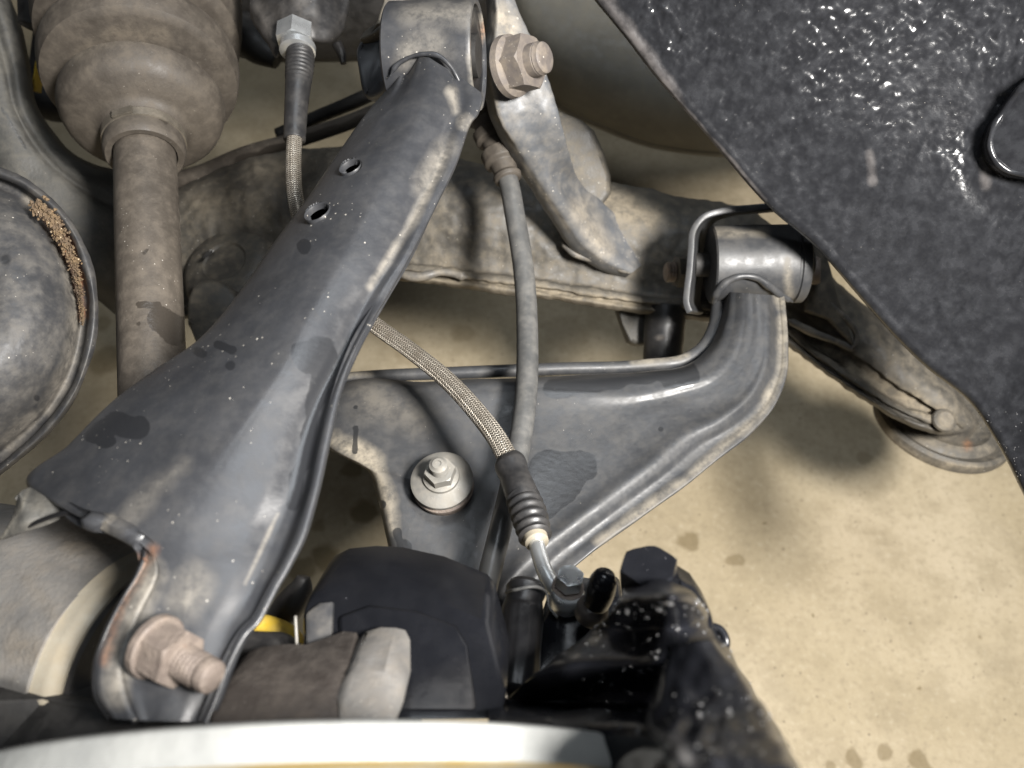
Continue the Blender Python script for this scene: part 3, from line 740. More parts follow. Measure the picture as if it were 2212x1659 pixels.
tube('steel_pipe', [(1157, 1162, .409, 17), (1164, 1195, .402, 17.5), (1176, 1232, .395, 18), (1192, 1262, .390, 18.5), (1212, 1285, .386, 19), (1222, 1296, .384, 18)], M['steel'], T, 60, 32)
axj = cdir(.12, .8, .6)
lathe('banjo_eye', P(1224, 1292, .386)-axj*.004, axj, [(0, px(34, .386)), (.001, px(37, .386)), (.0075, px(37, .386)), (.0085, px(33, .386)), (.0086, .001)], M['steel'], T, 48)
hexnut('banjo_bolt', P(1228, 1262, .384), axj, px(31, .384), px(30, .384), M['steel'], T, .1)
lathe('copper_washer', P(1227, 1268, .3845)-axj*.001, axj, [(0, px(35, .384)), (.0012, px(35, .384)), (.0013, .001)], M['rustnut'], T, 40)

# ------------------------------------------------------------------ rubber hose
T = thing('rubber_sensor_hose', 'plain grey rubber hose hanging from a grommet past the lower arm', 'hose', (1042, 1320, .43))
tube('hose', [(1085, 350, .60, 22), (1100, 400, .595, 22), (1113, 470, .588, 22), (1128, 560, .575, 22.5), (1136, 640, .56, 23), (1139, 720, .543, 23.5), (1139, 800, .525, 24), (1134, 880, .508, 24), (1122, 960, .492, 24.5), (1104, 1050, .474, 24.5), (1082, 1140, .455, 24.5), (1060, 1230, .44, 25), (1044, 1300, .428, 25), (1030, 1380, .415, 25)], M['hoserub'], T, 200, 32,
     marks=[(0, [(1070, 1120, 26), (1050, 1270, 30), (1030, 1400, 30)], .9, 14), (1, [(1150, 560, 6), (1154, 760, 6)], .5, 6), (0, [(1088, 1120, 10)], 1)])
tube('grommet', [(1040, 230, .61, 34), (1056, 262, .608, 40), (1072, 305, .605, 38), (1084, 345, .60, 36), (1098, 388, .595, 26)], M['boot'], T, 110, 32, mod=lambda t: 1+.13*np.sign(np.sin(t*2*math.pi*3.2))*np.minimum(1, np.abs(np.sin(t*2*math.pi*3.2))*3))

# ------------------------------------------------------------------ lower control arm
T = thing('lower_control_arm', 'wide black stamped lower arm with curved neck and drop link washer', 'suspension arm', (1000, 1300, .47))
DL = lambda v: .459/kk(v)
LE = [((1566, 630), (1694, 640)), ((1558, 690), (1702, 740)), ((1534, 750), (1698, 815)), ((1484, 790), (1672, 880)), ((1400, 803), (1620, 938)), ((1280, 811), (1558, 988)), ((1120, 817), (1490, 1043)),
      ((930, 824), (1425, 1090)), ((745, 830), (1375, 1125)), ((688, 900), (1332, 1154)), ((705, 964), (1297, 1180)), ((762, 995), (1272, 1200)), ((800, 1020), (1248, 1220)), ((818, 1078), (1225, 1240)), ((830, 1142), (1200, 1262)),
      ((850, 1218), (1172, 1290)), ((862, 1300), (1145, 1325)), ((868, 1360), (1120, 1370))]
rows = []
for i, (L, E) in enumerate(LE):
    L = np.array(L, float); E = np.array(E, float)
    wdt = np.linalg.norm(E-L); ux = (E-L)/wdt
    sc = min(1.0, wdt/330.)
    crown = .016*max(0, 1-i/4.0)
    def q(dist_from_E, dd, frac=None):
        p = E-ux*dist_from_E*sc if frac is None else L+(E-L)*frac
        return (p[0], p[1], DL(p[1])+dd)
    rows.append([q(0, .035, .02), q(0, .008+crown*.8, 0), q(0, .001+crown*.2, .035 if wdt > 330 else .08), q(0, .000-crown*.2, .10 if wdt > 330 else .2), q(0, .003-crown*.8, .35), q(0, .003-crown*.9, .55 if wdt > 330 else .45),
                 q(120, .001-crown*.8), q(88, -.002-crown*.4), q(66, .001), q(48, .005), q(34, .0058), q(18, .0045), q(1, .0045), q(0, .006), q(8, .02)])
loft('arm', rows, M['low'], T, 340, 190, thick=.0028, disp=lambda u, v: fbm(u, v, 120, 3).reshape(u.shape)*.0007+fbm(u, v, 9, 12).reshape(u.shape)*.00007, marks=[
    (0, [(1195, 1030, 60), (1255, 1010, 36)], 1, 5), (0, [(1180, 1085, 40), (1230, 1050, 20)], 1, 5), (0, [(1475, 808, 34), (1440, 815, 22)], 1, 5), (0, [(1200, 840, 26), (1420, 812, 12)], .9, 8),
    (0, [(1427, 928, 6)], 1, 2), (0, [(875, 1180, 16), (885, 1250, 10)], 1, 4), (0, [(858, 1150, 10), (866, 1180, 8)], 1, 4), (0, [(768, 925, 5), (766, 975, 4)], 1, 2), (0, [(768, 880, 5)], 1, 2), (0, [(825, 1090, 8)], 1, 3),
    (1, [(720, 955, 16), (790, 985, 24), (830, 1060, 16), (845, 1140, 10)], .8, 16), (1, [(1692, 690, 10), (1692, 800, 10), (1640, 900, 8), (1480, 1035, 8), (1290, 1170, 8)], .55, 10), (1, [(800, 860, 40), (900, 900, 30)], .25, 40), (1, [(1690, 650, 16)], .7, 10)])
tube('rolled_edge', [(690, 822, .575, 12), (800, 813, .575, 13), (1000, 805, .576, 14), (1200, 797, .578, 14), (1400, 789, .58, 14), (1480, 778, .582, 15), (1520, 752, .587, 16), (1546, 710, .595, 18), (1556, 650, .605, 18)], M['low'], T, 160, 20,
     marks=[(1, [(1370, 780, 8), (1480, 768, 8)], .6, 8), (1, [(720, 812, 8), (800, 806, 6)], .5, 6)])
axs = cdir(1, .01, .05)
C3 = P(1533, 572, .605); Rs = px(83, .605); Ls = px(196, .605)
SL = lathe('bushing_sleeve', C3, axs, dense([(0, Rs*.6), (0, Rs*.95), (.001, Rs), (Ls*.86, Rs), (Ls*.87, Rs*.97), (Ls*.89, Rs*.97), (Ls*.90, Rs*1.02), (Ls*.985, Rs*1.02), (Ls, Rs*.98), (Ls, Rs*.6)], .0018), M['low'], T, 110, marks=[(1, [(1550, 505, 10), (1650, 500, 8)], .5, 8), (1, [(1700, 560, 6), (1705, 650, 8)], .45, 8)])
lathe('inner_tube', P(1500, 572, .61), axs, [(0, px(26, .61)), (px(250, .61), px(26, .61))], M['dark'], SL, 32)
bead('weld_bead', [(1540, 658, .600), (1548, 634, .585), (1572, 608, .578), (1600, 597, .575), (1635, 600, .576), (1662, 618, .580), (1690, 640, .587), (1712, 652, .596)], 8, M['low'], T, 120, .06)
# drop-link stud, washer and nut sitting in the arm
axw = cdir(-.03, .55, .85)
dW = .50
CW = P(958, 1052, dW)
lathe('lower_washer', CW, axw, dense([(-.012, px(58, dW)), (0, px(62, dW)), (.001, px(66, dW)), (.003, px(66, dW)), (.004, px(60, dW)), (.0041, .001)], .001), M['rustnut'], T, 64)
lathe('rubber_bush', CW+axw*.003, axw, [(0, px(55, dW)), (.002, px(63, dW)), (.005, px(58, dW)), (.006, .001)], M['blackrub'], T, 64)
WS = lathe('washer', CW+axw*.0065, axw, dense([(0, px(62, dW)), (.0006, px(66.5, dW)), (.0022, px(66.5, dW)), (.0028, px(63, dW)), (.0050, px(40, dW)), (.0056, px(36, dW)), (.0057, .001)], .001), M['zinc'], T, 72)
lathe('nut_flange', CW+axw*.012, axw, [(0, px(39, dW)), (.0014, px(38, dW)), (.0024, px(30, dW)), (.0025, .001)], M['zinc'], WS, 48)
hexnut('nut', CW+axw*.0125, axw, px(33, dW), .0075, M['zinc'], WS, .25)
lathe('stud', CW+axw*.0185, axw, [(0, px(18, dW))]+[(.0008*i, px(19 if i % 2 else 17, dW)) for i in range(1, 10)]+[(.0078, px(15, dW)), (.0086, px(12, dW)), (.0087, px(7, dW)), (.0080, px(6, dW)), (.0080, .0001)], M['zinc'], WS, 32)

# ------------------------------------------------------------------ upper control arm
T = thing('upper_control_arm', 'large stamped black upper arm with two holes crossing the picture diagonally', 'suspension arm', (370, 1500, .285))
DU = lambda v: .294/kk(v)
US = [((876, 118), (926, 124), (985, 160), (1040, 200)), ((858, 150), (926, 165), (1000, 200), (1042, 215)), ((838, 190), (915, 205), (995, 240), (1032, 248)), ((802, 232), (900, 245), (980, 268), (1018, 266)), ((735, 325), (848, 342), (950, 362), (988, 350)), ((660, 435), (785, 458), (905, 445), (945, 440)),
      ((592, 525), (722, 572), (852, 562), (895, 540)), ((512, 640), (655, 685), (790, 664), (838, 640)), ((432, 732), (600, 792), (738, 772), (778, 738)), ((335, 800), (525, 900), (692, 868), (738, 845)),
      ((242, 870), (455, 990), (662, 962), (712, 960)), ((150, 962), (392, 1080), (640, 1060), (690, 1062)), ((62, 1052), (345, 1150), (612, 1135), (662, 1160)), ((144, 1106), (338, 1178), (598, 1172), (648, 1190)), ((238, 1132), (334, 1196), (588, 1196), (636, 1212)),
      ((306, 1170), (340, 1214), (576, 1222), (622, 1238)), ((314, 1200), (344, 1240), (562, 1252), (606, 1264)), ((298, 1240), (335, 1270), (548, 1285), (588, 1298)), ((262, 1300), (310, 1320), (522, 1330), (562, 1345)), ((226, 1372), (285, 1385), (500, 1362), (532, 1376)),
      ((206, 1440), (270, 1450), (470, 1450), (490, 1455)), ((208, 1500), (280, 1500), (450, 1505), (470, 1508)), ((240, 1552), (300, 1556), (420, 1560), (450, 1562))]
rows = []
for i, (L, r, V, E) in enumerate(US):
    L, r, V, E = [np.array(x, float) for x in (L, r, V, E)]
    k = min(1.0, max(.25, (len(US)-i)/11.0))           # shape flattens into the clevis ear
    nk = 1+.9*max(0, 1-i/3.0)                         # rounder neck
    er = 1.0 if i < 13 else .2
    g = lambda p, dd: (p[0], p[1], DU(p[1])+dd)
    side = .033*k*min(nk, 1.3) if i < 14 else .0035
    lip = .55*k+.45 if i >= 8 else .55
    rows.append([g(L+(r-L)*.10, side+.030), g(L+(r-L)*.01, side+.012), g(L, side), g(L+(r-L)*.12, .0225*k*er), g(L+(r-L)*.30, .0135*k*nk*er), g(L+(r-L)*.52, .0064*k*er), g(L+(r-L)*.74, .0021*k*er), g(L+(r-L)*.9, .0005), g(r, 0), g(r+(V-r)*.18, .0004), g(r+(V-r)*.42, .0024*k), g(r+(V-r)*.72, .0062*k), g(V, .0105*k+.0005),
                 g(V+(E-V)*.35, .0100*k), g(V+(E-V)*.62, .0100*k-.0065*(i >= 8)*k), g(V+(E-V)*.95, .0115*k-.0075*(i >= 8)*k), g(E, .0135*k-.007*(i >= 8)*k), g(E-(E-V)*.2, .024)])
UA = loft('arm', rows, M['arm'], T, 460, 210, thick=.003, holes=[(757, 360, 25, 18, -.45), (685, 458, 29, 20, -.45)], marks=[
    (0, [(655, 760, 26), (660, 785, 26)], 1, 4), (0, [(705, 770, 20), (690, 830, 22), (675, 900, 18), (668, 960, 18), (640, 1050, 16), (630, 1090, 14)], 1, 4), (0, [(690, 755, 34), (700, 780, 24)], .75, 6),
    (0, [(200, 935, 20), (250, 915, 24), (290, 925, 28)], 1, 6), (0, [(230, 950, 20)], 1, 4), (0, [(470, 745, 9), (500, 755, 10)], 1, 3), (0, [(425, 757, 8), (440, 765, 8)], 1, 3), (0, [(498, 790, 11)], .9, 4), (0, [(657, 533, 14)], 1, 4), (0, [(645, 500, 16), (690, 510, 10)], .4, 10),
    (1, [(958, 340, 10), (912, 440, 8), (862, 520, 5), (800, 620, 4)], .60, 10), (1, [(915, 400, 16), (965, 315, 14)], .42, 22), (1, [(1005, 262, 14)], .6, 10), (1, [(975, 200, 10), (985, 240, 8)], .5, 8), (1, [(270, 1130, 14), (330, 1060, 12), (400, 1000, 4)], .30, 26), (1, [(240, 1125, 12)], .8, 8),
    (1, [(330, 1240, 24), (260, 1400, 22), (250, 1500, 20)], .6, 22), (1, [(400, 1300, 30), (420, 1260, 30)], .45, 30), (1, [(530, 1260, 3), (600, 1110, 3)], .45, 4), (2, [(330, 1185, 10), (260, 1310, 8), (225, 1430, 8)], .35, 10)])  # thin stroke down the flange paints its specular line; the rest are deposits
rows = []
for (L, r, V, E) in US[2:13]:
    L, r, V, E = [np.array(x, float) for x in (L, r, V, E)]
    rows.append([(L[0]+(r[0]-L[0])*.05, L[1]+(r[1]-L[1])*.05, DU(L[1])+.050), (r[0], r[1], DU(r[1])+.056), (V[0], V[1], DU(V[1])+.050), (V[0]+(E[0]-V[0])*.6, V[1]+(E[1]-V[1])*.6, DU(V[1])+.022)])
loft('lower_shell', rows, M['arm'], T, 80, 30, thick=.003)
for (hu, hv, hr) in ((757, 360, 25), (685, 458, 29)):
    hn = cdir(-.30, .62, .72); hd = DU(hv)+.0105
    lathe('hole_rim', P(hu, hv, hd)-hn*.006, hn, [(.0035, px(hr-2.2, hd)), (.0055, px(hr-2.2, hd)), (.0062, px(hr-1.2, hd)), (.0064, px(hr+.8, hd)), (.0058, px(hr+2, hd)), (.0045, px(hr+2, hd))], M['arm'], UA, 56, caps=False)
# sleeve at the inner end
axe = cdir(.985, -.02, .12)
dE = .478
Re = px(118, dE); C4 = P(850, 126, .503)
Le = px(196, dE)
EY = lathe('bushing_sleeve', C4, axe, dense([(0, Re*.7), (0, Re*.96), (.001, Re), (Le-.001, Re), (Le, Re*.985), (Le+.0003, Re*.93), (Le-.0005, Re*.90), (Le-.006, Re*.89), (Le-.006, Re*.3)], .0016), M['arm'], T, 140, marks=[
    (1, [(880, 30, 20), (1000, 30, 30)], .35, 24), (1, [(1050, 40, 14), (1020, 120, 8), (1035, 230, 8)], .8, 8), (1, [(870, 130, 14), (900, 90, 20)], .4, 18), (2, [(1052, 50, 8), (1025, 100, 6)], .5, 6), (1, [(930, 95, 40)], .3, 30)])
lathe('bushing_rubber', C4, axe, dense([(Le-.004, Re*.89), (Le-.0015, Re*.85), (Le-.0018, Re*.6), (Le-.004, Re*.42), (Le-.004, Re*.3)], .002), M['pinrub'], EY, 64, caps=False)
lathe('inner_tube', C4-axe*.004, axe, [(0, Re*.40), (Le+.004, Re*.40), (Le+.004, Re*.2)], M['dark'], EY, 48)  # black colour stands for the darkness inside the bore
bead('weld_bead', [(842, 166, .474), (856, 142, .471), (880, 126, .468), (910, 117, .465), (945, 120, .464), (972, 142, .464), (992, 176, .466), (1008, 210, .470), (1034, 234, .474)], 5, M['arm'], T, 130, .06)
# lower clevis flange tip
loft('flange_tip', [[(66, 1052, .352), (50, 1058, .345), (42, 1066, .340), (36, 1078, .342)], [(100, 1074, .340), (72, 1090, .336), (48, 1102, .334), (28, 1112, .338)], [(140, 1100, .336), (92, 1120, .333), (46, 1134, .331), (12, 1142, .336)], [(150, 1112, .337), (96, 1136, .335), (40, 1152, .333), (-6, 1168, .338)]], M['cast'], T, 40, 26, thick=.003, marks=[(1, [(60, 1060, 6), (30, 1120, 5), (0, 1165, 5)], .9, 4), (1, [(90, 1090, 24)], .6, 14)])
tube('gap_shade', [(36, 1150, .336, 5), (90, 1124, .330, 5), (144, 1108, .326, 6), (238, 1134, .321, 6), (300, 1164, .315, 7), (313, 1188, .311, 7), (300, 1235, .306, 7), (264, 1298, .300, 7), (228, 1370, .293, 7), (207, 1440, .288, 7), (208, 1500, .284, 7), (238, 1552, .281, 7)], M['pinrub'], T, 90, 12)  # black tube added to draw the shade line of an open gap
# clevis bolt and nut
axk = cdir(.88, -.24, .42)
cn = P(346, 1402, .284)
lathe('washer', cn-axk*.003, axk, [(0, px(70, .283)), (.0022, px(70, .283)), (.0028, px(66, .283)), (.0029, .001)], M['rustnut'], T, 48)
NT_ = hexnut('nut', cn, axk, px(65, .283), px(66, .283), M['rustnut'], T, .45)
lathe('bolt_end', cn+axk*.0085, axk, [(0, px(37, .28))]+[(.0008*i, px(38.5 if i % 2 else 35.5, .28)) for i in range(1, 14)]+[(.0120, px(37, .28)), (.0134, px(35, .28)), (.0139, px(30, .28)), (.0140, .0001)], M['rustnut'], T, 40)

# ------------------------------------------------------------------ wheel knuckle at bottom left
T = thing('wheel_knuckle', 'pale oxidised aluminium wheel knuckle boss clamped in the arm end', 'knuckle', (120, 1500, .29))
Rk = px(312, .345)
Ck = P(338, 1462, .372)
axq = cdir(.92, -.05, .40)
LB = .11
KB = lathe('boss', Ck-axq*LB, axq, dense([(0, Rk*1.08), (LB*.55, Rk*1.02), (LB*.86, Rk*.98), (LB*.955, Rk*.97)], .003), M['alu'], T, 120, marks=[
    (1, [(160, 1160, 40), (250, 1165, 30)], .9, 18), (1, [(60, 1250, 20), (120, 1330, 18)], .6, 18), (1, [(40, 1400, 40), (140, 1430, 34), (190, 1500, 34)], .8, 26), (0, [(0, 1560, 90), (120, 1600, 80), (240, 1640, 80)], 1, 40), (1, [(220, 1200, 16)], .6, 10)],
    lobes=lambda z, th, r: r*(1+.02*np.sin(3*th+z*40)))
lathe('machined_rim', Ck-axq*LB, axq, dense([(LB*.95, Rk*.965), (LB*1.02, Rk*.95), (LB*1.05, Rk*.90), (LB*1.055, Rk*.5)], .002), M['cream'], T, 120, marks=[(1, [(180, 1500, 30), (190, 1440, 10)], .7, 20)])
lathe('gap_shade_ring', Ck-axq*LB, axq, [(LB*1.03, Rk*.88), (LB*1.075, Rk*.88), (LB*1.075, Rk*.3)], M['blackrub'], T, 96)  # black ring stands in for shade in the gap beside the ear
dlg = lambda v: 1/(1/.292+(v-1440)*((1/.276-1/.292)/110.))
plate('steering_lug', [(u, v, dlg(v)+.002) for (u, v) in [(425, 1585), (448, 1520), (500, 1498), (560, 1490), (610, 1492), (655, 1476), (700, 1458), (740, 1462), (760, 1510), (760, 1585)]], cdir(0, .2, -1)*.03, M['mud'], T, .004)
plate('lug_end', [(u, v, dlg(v)) for (u, v) in [(716, 1585), (716, 1520), (728, 1482), (752, 1460), (790, 1449), (830, 1450), (858, 1458), (867, 1480), (868, 1585)]], cdir(0, .2, -1)*.03, M['alu'], T, .004,
      marks=[(1, [(690, 1480, 30), (720, 1450, 16)], .9, 10)])
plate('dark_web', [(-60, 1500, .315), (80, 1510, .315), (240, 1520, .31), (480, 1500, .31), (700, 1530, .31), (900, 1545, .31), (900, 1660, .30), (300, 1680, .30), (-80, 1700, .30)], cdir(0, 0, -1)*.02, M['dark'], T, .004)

# ------------------------------------------------------------------ ball joint boot with yellow band
T = thing('ball_joint_boot', 'black rubber boot with yellow band under the arm end', 'rubber boot', (580, 1430, .37))
tube('boot', [(470, 1405, .345, 20), (500, 1415, .345, 46), (560, 1418, .345, 52), (620, 1425, .347, 48), (650, 1432, .35, 24)], M['blackrub'], T, 50, 36)
tube('yellow_band', [(530, 1350, .37, 26), (575, 1362, .37, 32), (615, 1385, .37, 36), (640, 1420, .37, 34)], M['yellow'], T, 40, 28)
tube('rubber_lip', [(600, 1340, .385, 30), (625, 1310, .385, 34), (650, 1270, .385, 26), (656, 1245, .385, 14)], M['blackrub'], T, 30, 24)

# ------------------------------------------------------------------ caliper carrier (black block)
T = thing('caliper_carrier', 'gloss black caliper carrier block with rusty bolt head beside the disc', 'caliper carrier', (850, 1500, .31))
dpl = lambda v: 1/(1/.345+(v-1270)*((1/.298-1/.345)/290.))
oc = [(u, v, dpl(v)) for (u, v) in [(650, 1318), (668, 1290), (704, 1272), (770, 1265), (835, 1269), (935, 1292), (1040, 1338), (1058, 1362), (1074, 1430), (1092, 1505), (1088, 1560), (650, 1560)]]
CC = plate('block', oc, cdir(.05, .25, -1)*.035, M['blackmetal'], T, .0022)
plate('pale_facet', [(u, v, dpl(v)-.0005) for (u, v) in ((664, 1322), (690, 1302), (722, 1298), (716, 1442), (666, 1442))], cdir(0, 0, 1)*.0012, M['pan'], CC, .0008)  # left facet plate in a paler grey than the block
plate('face_rib', [(u, v, dpl(v)-.0002) for (u, v) in ((735, 1330), (800, 1306), (900, 1318), (985, 1350), (1010, 1392), (1030, 1530), (760, 1530), (742, 1440))], cdir(0, .1, 1)*.0022, M['blackmetal'], CC, .0012, marks=[(1, [(975, 1490, 20), (1010, 1520, 16)], .5, 14)])
tube('pin_clip', [(638, 1330, .33, 3.5), (640, 1370, .328, 3.5), (642, 1410, .326, 3.5)], M['zinc'], T, 12, 10)
tube('edge_shim', [(1046, 1338, .3415, 3), (1062, 1370, .339, 3), (1075, 1430, .329, 3), (1094, 1508, .316, 3)], M['clamp'], T, 30, 8)
hexnut('bolt_head', P(958, 1300, .385), cdir(.05, .9, .45), px(50, .385), px(36, .385), M['rustnut'], T, .2)
tube('guide_pin_boot', [(1138, 1262, .385, 38), (1136, 1275, .383, 44), (1133, 1290, .38, 40), (1130, 1310, .378, 44), (1122, 1400, .362, 46), (1114, 1470, .35, 48), (1110, 1500, .345, 44)], M['pinrub'], T, 60, 40, lobes=lambda t, th: 1+.03*np.sin(th*14)*(t > .25))
tube('pin_strap', [(1094, 1280, .382, 4), (1112, 1274, .366, 4), (1160, 1268, .366, 4), (1180, 1280, .372, 3), (1186, 1310, .37, 3), (1204, 1334, .366, 3)], M['hoserub'], T, 50, 8)

# ------------------------------------------------------------------ caliper
T = thing('brake_caliper', 'gloss black brake caliper beaded with water drops, capped bleed nipple on top', 'brake caliper', (1500, 1640, .26))
K = [((1348, 1262), (1450, 1250), .330), ((1336, 1300), (1505, 1292), .268), ((1272, 1368), (1545, 1352), .310), ((1172, 1442), (1585, 1425), .290), ((1092, 1512), (1640, 1512), .325), ((1062, 1570), (1694, 1600), .247), ((1080, 1640), (1730, 1668), .236), ((1120, 1720), (1770, 1750), .222)]
rows = []
for i, (L, E, d) in enumerate(K):
    L = np.array(L, float); E = np.array(E, float); q = [0, 0, 0, 0, 0, .008, .016, .022][i]
    g = lambda t, dd: (L[0]+(E[0]-L[0])*t, L[1]+(E[1]-L[1])*t, d+dd)
    rows.append([g(0, .018+q*.5), g(.12, .006+q), g(.30, -.002+q), (g(.46, -.013+q*.8)), g(.62, -.026+q*.3), g(.78, -.025), g(.92, -.012), g(1.0, .012), g(.9, .045+q), g(.5, .055+q), g(.1, .045+q)])
CB = loft('body', rows, M['blackmetal'], T, 110, 120, closed=True, caps=True, disp=lambda u, v: fbm(u, v, 50, 7).reshape(u.shape)*.0009, marks=[(1, [(1230, 1560, 24), (1300, 1530, 12)], .5, 22)])
K2 = [((1440, 1400), (1540, 1380), .270), ((1425, 1450), (1590, 1440), .252), ((1405, 1520), (1645, 1515), .230), ((1398, 1570), (1690, 1595), .204), ((1425, 1610), (1722, 1650), .187), ((1442, 1660), (1748, 1705), .177), ((1450, 1740), (1780, 1780), .168)]
rows = []
for (L, E, d) in K2:
    L = np.array(L, float); E = np.array(E, float)
    g = lambda t, dd: (L[0]+(E[0]-L[0])*t, L[1]+(E[1]-L[1])*t, d+dd)
    rows.append([g(0, .010), g(.06, .002), g(.2, -.001), g(.5, -.004), g(.8, -.005), g(.95, -.002), g(1.0, .007), g(.9, .03), g(.5, .04), g(.1, .035)])
CBR = loft('bridge', rows, M['blackmetal'], T, 80, 100, closed=True, caps=True, disp=lambda u, v: fbm(u, v, 40, 17).reshape(u.shape)*.0009, marks=[(1, [(1455, 1600, 10), (1480, 1640, 18)], .8, 16)])
plate('shoulder', [(1425, 1262, 0.3160), (1470, 1254, 0.3160), (1505, 1276, 0.3140), (1530, 1315, 0.3100), (1552, 1362, 0.3050), (1500, 1400, 0.2950), (1440, 1370, 0.2980), (1415, 1310, 0.3080)], cdir(.1, .1, -1)*.02, M['blackmetal'], T, .003)
plate('inlet_boss', [(1172, 1345, .39), (1192, 1300, .392), (1225, 1290, .392), (1290, 1300, .39), (1345, 1290, .388), (1340, 1380, .38), (1240, 1440, .372), (1160, 1500, .365), (1128, 1510, .365), (1145, 1430, .376)], cdir(.1, .1, -1)*.03, M['blackmetal'], T, .003)
tube('bleed_nipple', [(1272, 1330, .372, 34), (1284, 1308, .368, 33), (1288, 1302, .367, 27), (1296, 1280, .363, 27)], M['dirtnut'], T, 24, 32, marks=[(0, [(1270, 1330, 40)], .8, 10)])
tube('bleed_cap', [(1288, 1302, .365, 29), (1294, 1286, .362, 31), (1300, 1266, .358, 31), (1304, 1250, .355, 27), (1306, 1240, .353, 17), (1307, 1236, .3525, 6)], M['blackmetal'], T, 40, 40)
hexnut('cap_bolt', P(1402, 1268, .325), cdir(-.10, .86, .5), px(64, .323), px(66, .323), M['blackmetal'], T, .35)
tube('side_clip', [(1530, 1350, 0.3170, 8), (1556, 1360, 0.3150, 9), (1568, 1382, 0.3130, 9), (1566, 1410, 0.3120, 8)], M['blackmetal'], T, 20, 14)
# spring clip sheet on the left of the bridge
# water drops lying on caliper
def drops(name, host, parent, count, region, rmin, rmax, seed):
    rg = random.Random(seed); base = rootloc(parent)
    me = host.data; vv = []; ff = []
    nv = len(me.vertices); co = np.zeros(nv*3); me.vertices.foreach_get('co', co); co = co.reshape(-1, 3)+base
    no = np.zeros(nv*3); me.vertices.foreach_get('normal', no); no = no.reshape(-1, 3)
    u, v = proj(co); face = (no*(CAM-co)).sum(1) > 0
    ok = np.where(face & np.array([region(a, b) for a, b in zip(u, v)]))[0]
    if len(ok) == 0: return
    for _ in range(count):
        i = int(rg.choice(list(ok))); n = no[i]/np.linalg.norm(no[i])
        r = rmin*(rmax/rmin)**(rg.random()**1.8)
        a = np.cross(n, [.3, .8, .5]); a /= np.linalg.norm(a); b = np.cross(n, a)
        jit = (a*rg.uniform(-1, 1)+b*rg.uniform(-1, 1))*.0012
        c = co[i]+jit; o0 = len(vv); st = rg.uniform(.85, 1.3)
        for (h, k) in ((-.12, 1.0), (.25, .93), (.50, .66), (.62, .3)):
            for q in range(10):
                t = 2*math.pi*q/10
                vv.append(c+n*h*r+(a*math.cos(t)*st+b*math.sin(t))*r*k)
        vv.append(c+n*r*.66)
        for l in range(3):
            for q in range(10):
                w_ = (q+1) % 10; ff.append((o0+l*10+q, o0+l*10+w_, o0+(l+1)*10+w_, o0+(l+1)*10+q))
        for q in range(10): ff.append((o0+30+q, o0+30+(q+1) % 10, o0+40))
        ff.append(tuple(o0+q for q in range(9, -1, -1)))
    return mesh_obj(name, np.array(vv), ff, M['water'], parent, True, kind='stuff')
drops('water_drops', CB, T, 170, lambda u, v: 1250 < u < 1700 and 1300 < v < 1600, .0003, .0011, 5)
drops('water_drops', CBR, T, 60, lambda u, v: 1450 < u < 1740 and 1490 < v < 1659, .0002, .0007, 6)

# ------------------------------------------------------------------ brake disc
T = thing('brake_disc', 'pale zinc coated brake disc edge and gold tinted face under the caliper', 'brake disc', (700, 1600, .2))
top = P(500, 1560, .205)                      # highest point of the inboard rim edge
Rr = .110
axr = np.array([.05, -1.0, 0]); axr /= np.linalg.norm(axr)      # outboard
up_ = np.array([0, 0, 1.0]); up_ = up_-axr*np.dot(up_, axr); up_ /= np.linalg.norm(up_)
Cr = top-up_*Rr
lathe('rotor', Cr, axr, [(0, Rr*.55), (0, Rr*.985), (.0008, Rr*.998), (.0012, Rr), (.0075, Rr), (.0085, Rr*.996)], M['rotor'], T, 256, caps=False)
lathe('friction_face', Cr, axr, [(.0085, Rr*.996), (.0092, Rr*.985), (.0094, Rr*.97), (.0095, Rr*.55), (0, Rr*.55)], M['rotorface'], T, 256, caps=False)
lathe('hat', Cr, axr, [(.004, Rr*.56), (.03, Rr*.54), (.034, Rr*.52), (.034, Rr*.2)], M['rotor'], T, 128, caps=False)

# ------------------------------------------------------------------ black undersealed panel on the right
T = thing('wheel_arch_panel', 'glossy black undersealed sheet panel with lumpy coating and folded edge', 'body panel', (1900, 500, .5))
ed = [(1250, -42), (1284, 0), (1338, 65), (1428, 180), (1535, 302), (1660, 446), (1760, 532), (1852, 636), (1935, 730), (2004, 796), (2092, 866), (2146, 944), (2212, 1071), (2262, 1180)]
fr_ = [(1700, -500), (1770, -490), (1850, -470), (1960, -430), (2090, -380), (2230, -300), (2340, -200), (2430, -90), (2500, 40), (2560, 180), (2610, 340), (2640, 520), (2670, 720), (2700, 950)]
dd_ = [.50, .502, .505, .512, .522, .534, .54, .54, .538, .533, .525, .515, .50, .485]
rows = []
for (E, G, d) in zip(ed, fr_, dd_):
    E = np.array(E, float); G = np.array(G, float)
    ln = np.linalg.norm(G-E); un = (G-E)/ln
    g = lambda pxd, dd: (E[0]+un[0]*pxd, E[1]+un[1]*pxd, d+dd)
    rows.append([g(12, .030), g(2, .014), g(0, .006), g(5, .0015), g(14, -.0008), g(28, -.0025), g(40, -.0042), g(60, -.007), g(110, -.014), g(220, -.030), g(ln*.55, -.066), g(ln, -.122)])
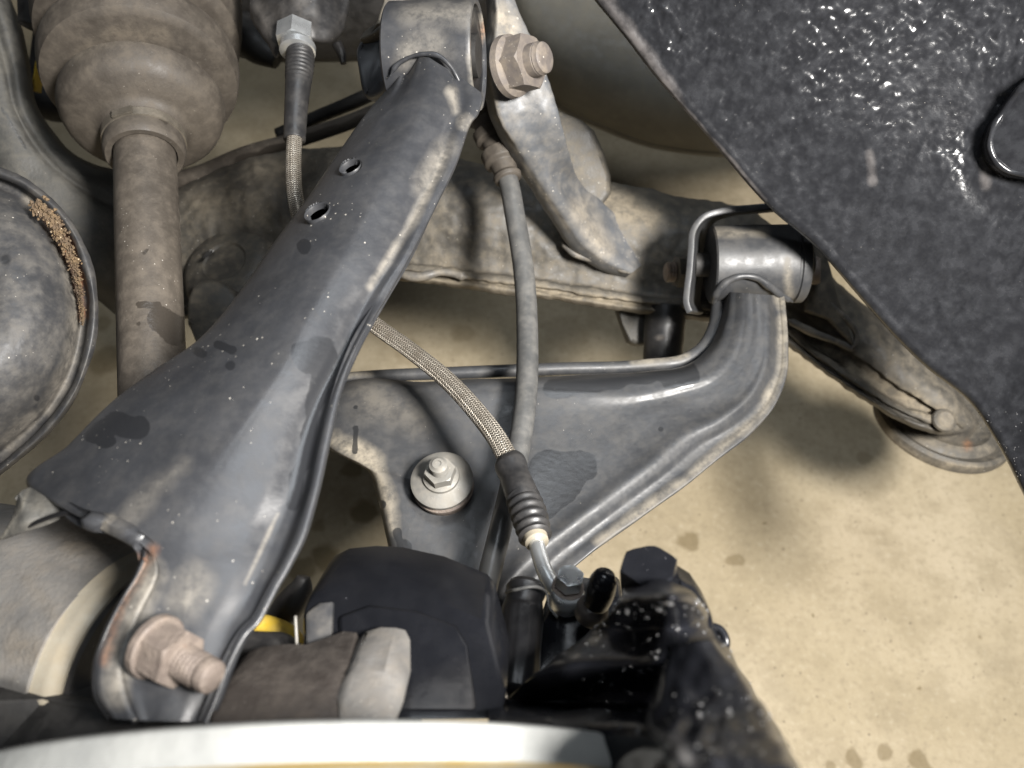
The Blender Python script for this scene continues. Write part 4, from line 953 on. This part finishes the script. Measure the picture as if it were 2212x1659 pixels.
def seald(u, v):
    sh = u.shape; u = u.ravel(); v = v.ravel()
    c, s = math.cos(math.radians(-48)), math.sin(math.radians(-48))
    a = (u*c+v*s); b = (-u*s+v*c)
    l1 = np.array([mnoise.noise(Vector((x/32, y/13, 1))) for x, y in zip(a, b)])
    l2 = np.array([mnoise.noise(Vector((x/14, y/7.5, 7))) for x, y in zip(a, b)])
    l3 = np.array([mnoise.noise(Vector((x/130, y/90, 4))) for x, y in zip(a, b)])
    patch = np.array([mnoise.noise(Vector((x/150, y/130, 11))) for x, y in zip(u, v)])
    w = np.clip(1.15-(v+.25*(u-1500))/760, .38, 1)*np.clip(.8+patch*.8, .35, 1.4)
    e = np.interp(u, [x[0] for x in ed], [x[1] for x in ed])-v
    w = w*np.clip((e-20)/60, .12, 1)
    out = (np.maximum(l1, -.15)*.00105+np.maximum(l2, -.2)*.00055)*w+l3*.0002
    # pressed channel towards the tab at the right
    dist = np.hypot((u-2165)/1.0, (v-330)/1.35)
    out = out-.0012*np.exp(-((dist-78)/30)**2)*(u < 2400)
    ln_ = np.abs((u-2212)*.80+(v-120)*.60+10)
    out = out-.0006*np.exp(-(ln_/30)**2)*(v < 330)*(v > -200)
    return out.reshape(sh)
WP = loft('panel', rows, M['seal'], T, 520, 420, disp=seald, marks=[(1, [(1300, -10, 10), (1372, 90, 12), (1440, 180, 12), (1480, 260, 10)], .38, 12), (1, [(1400, 140, 5), (1500, 262, 6), (1600, 378, 7), (1650, 432, 5)], .6, 4), (1, [(2128, 350, 10), (2130, 400, 8)], .3, 8), (1, [(1880, 330, 6), (1885, 390, 8)], .25, 6)])  # first stroke paints the highlight band along the rolled edge
_co = np.array([v.co for v in WP.data.vertices])+rootloc(T); _u, _v = proj(_co); _d = ((_co-CAM)@FWD)/S
def on_panel(u, v, lift): return float(_d[np.argmin((_u-u)**2+(_v-v)**2)])-lift
tabo = [(2300, 120), (2215, 172), (2165, 235), (2136, 285), (2132, 320), (2146, 352), (2175, 375), (2215, 384), (2300, 386)]
TB = plate('stamped_tab', [(u, v, on_panel(u, v, .0075)) for (u, v) in tabo], cdir(.2, .1, -1)*.014, M['seal'], T, .002, 80)
tube('tab_rim', [(u+(2215-u)*.08, v+(300-v)*.08, on_panel(u, v, .0085), 7) for (u, v) in tabo], M['seal'], T, 90, 14, mod=lambda t: 1+.12*np.sin(t*31)+.1*np.sin(t*57))
drops('water_drops', WP, T, 46, lambda u, v: (u > 2100 and v > 880) and u < 2212, .0002, .0005, 9)
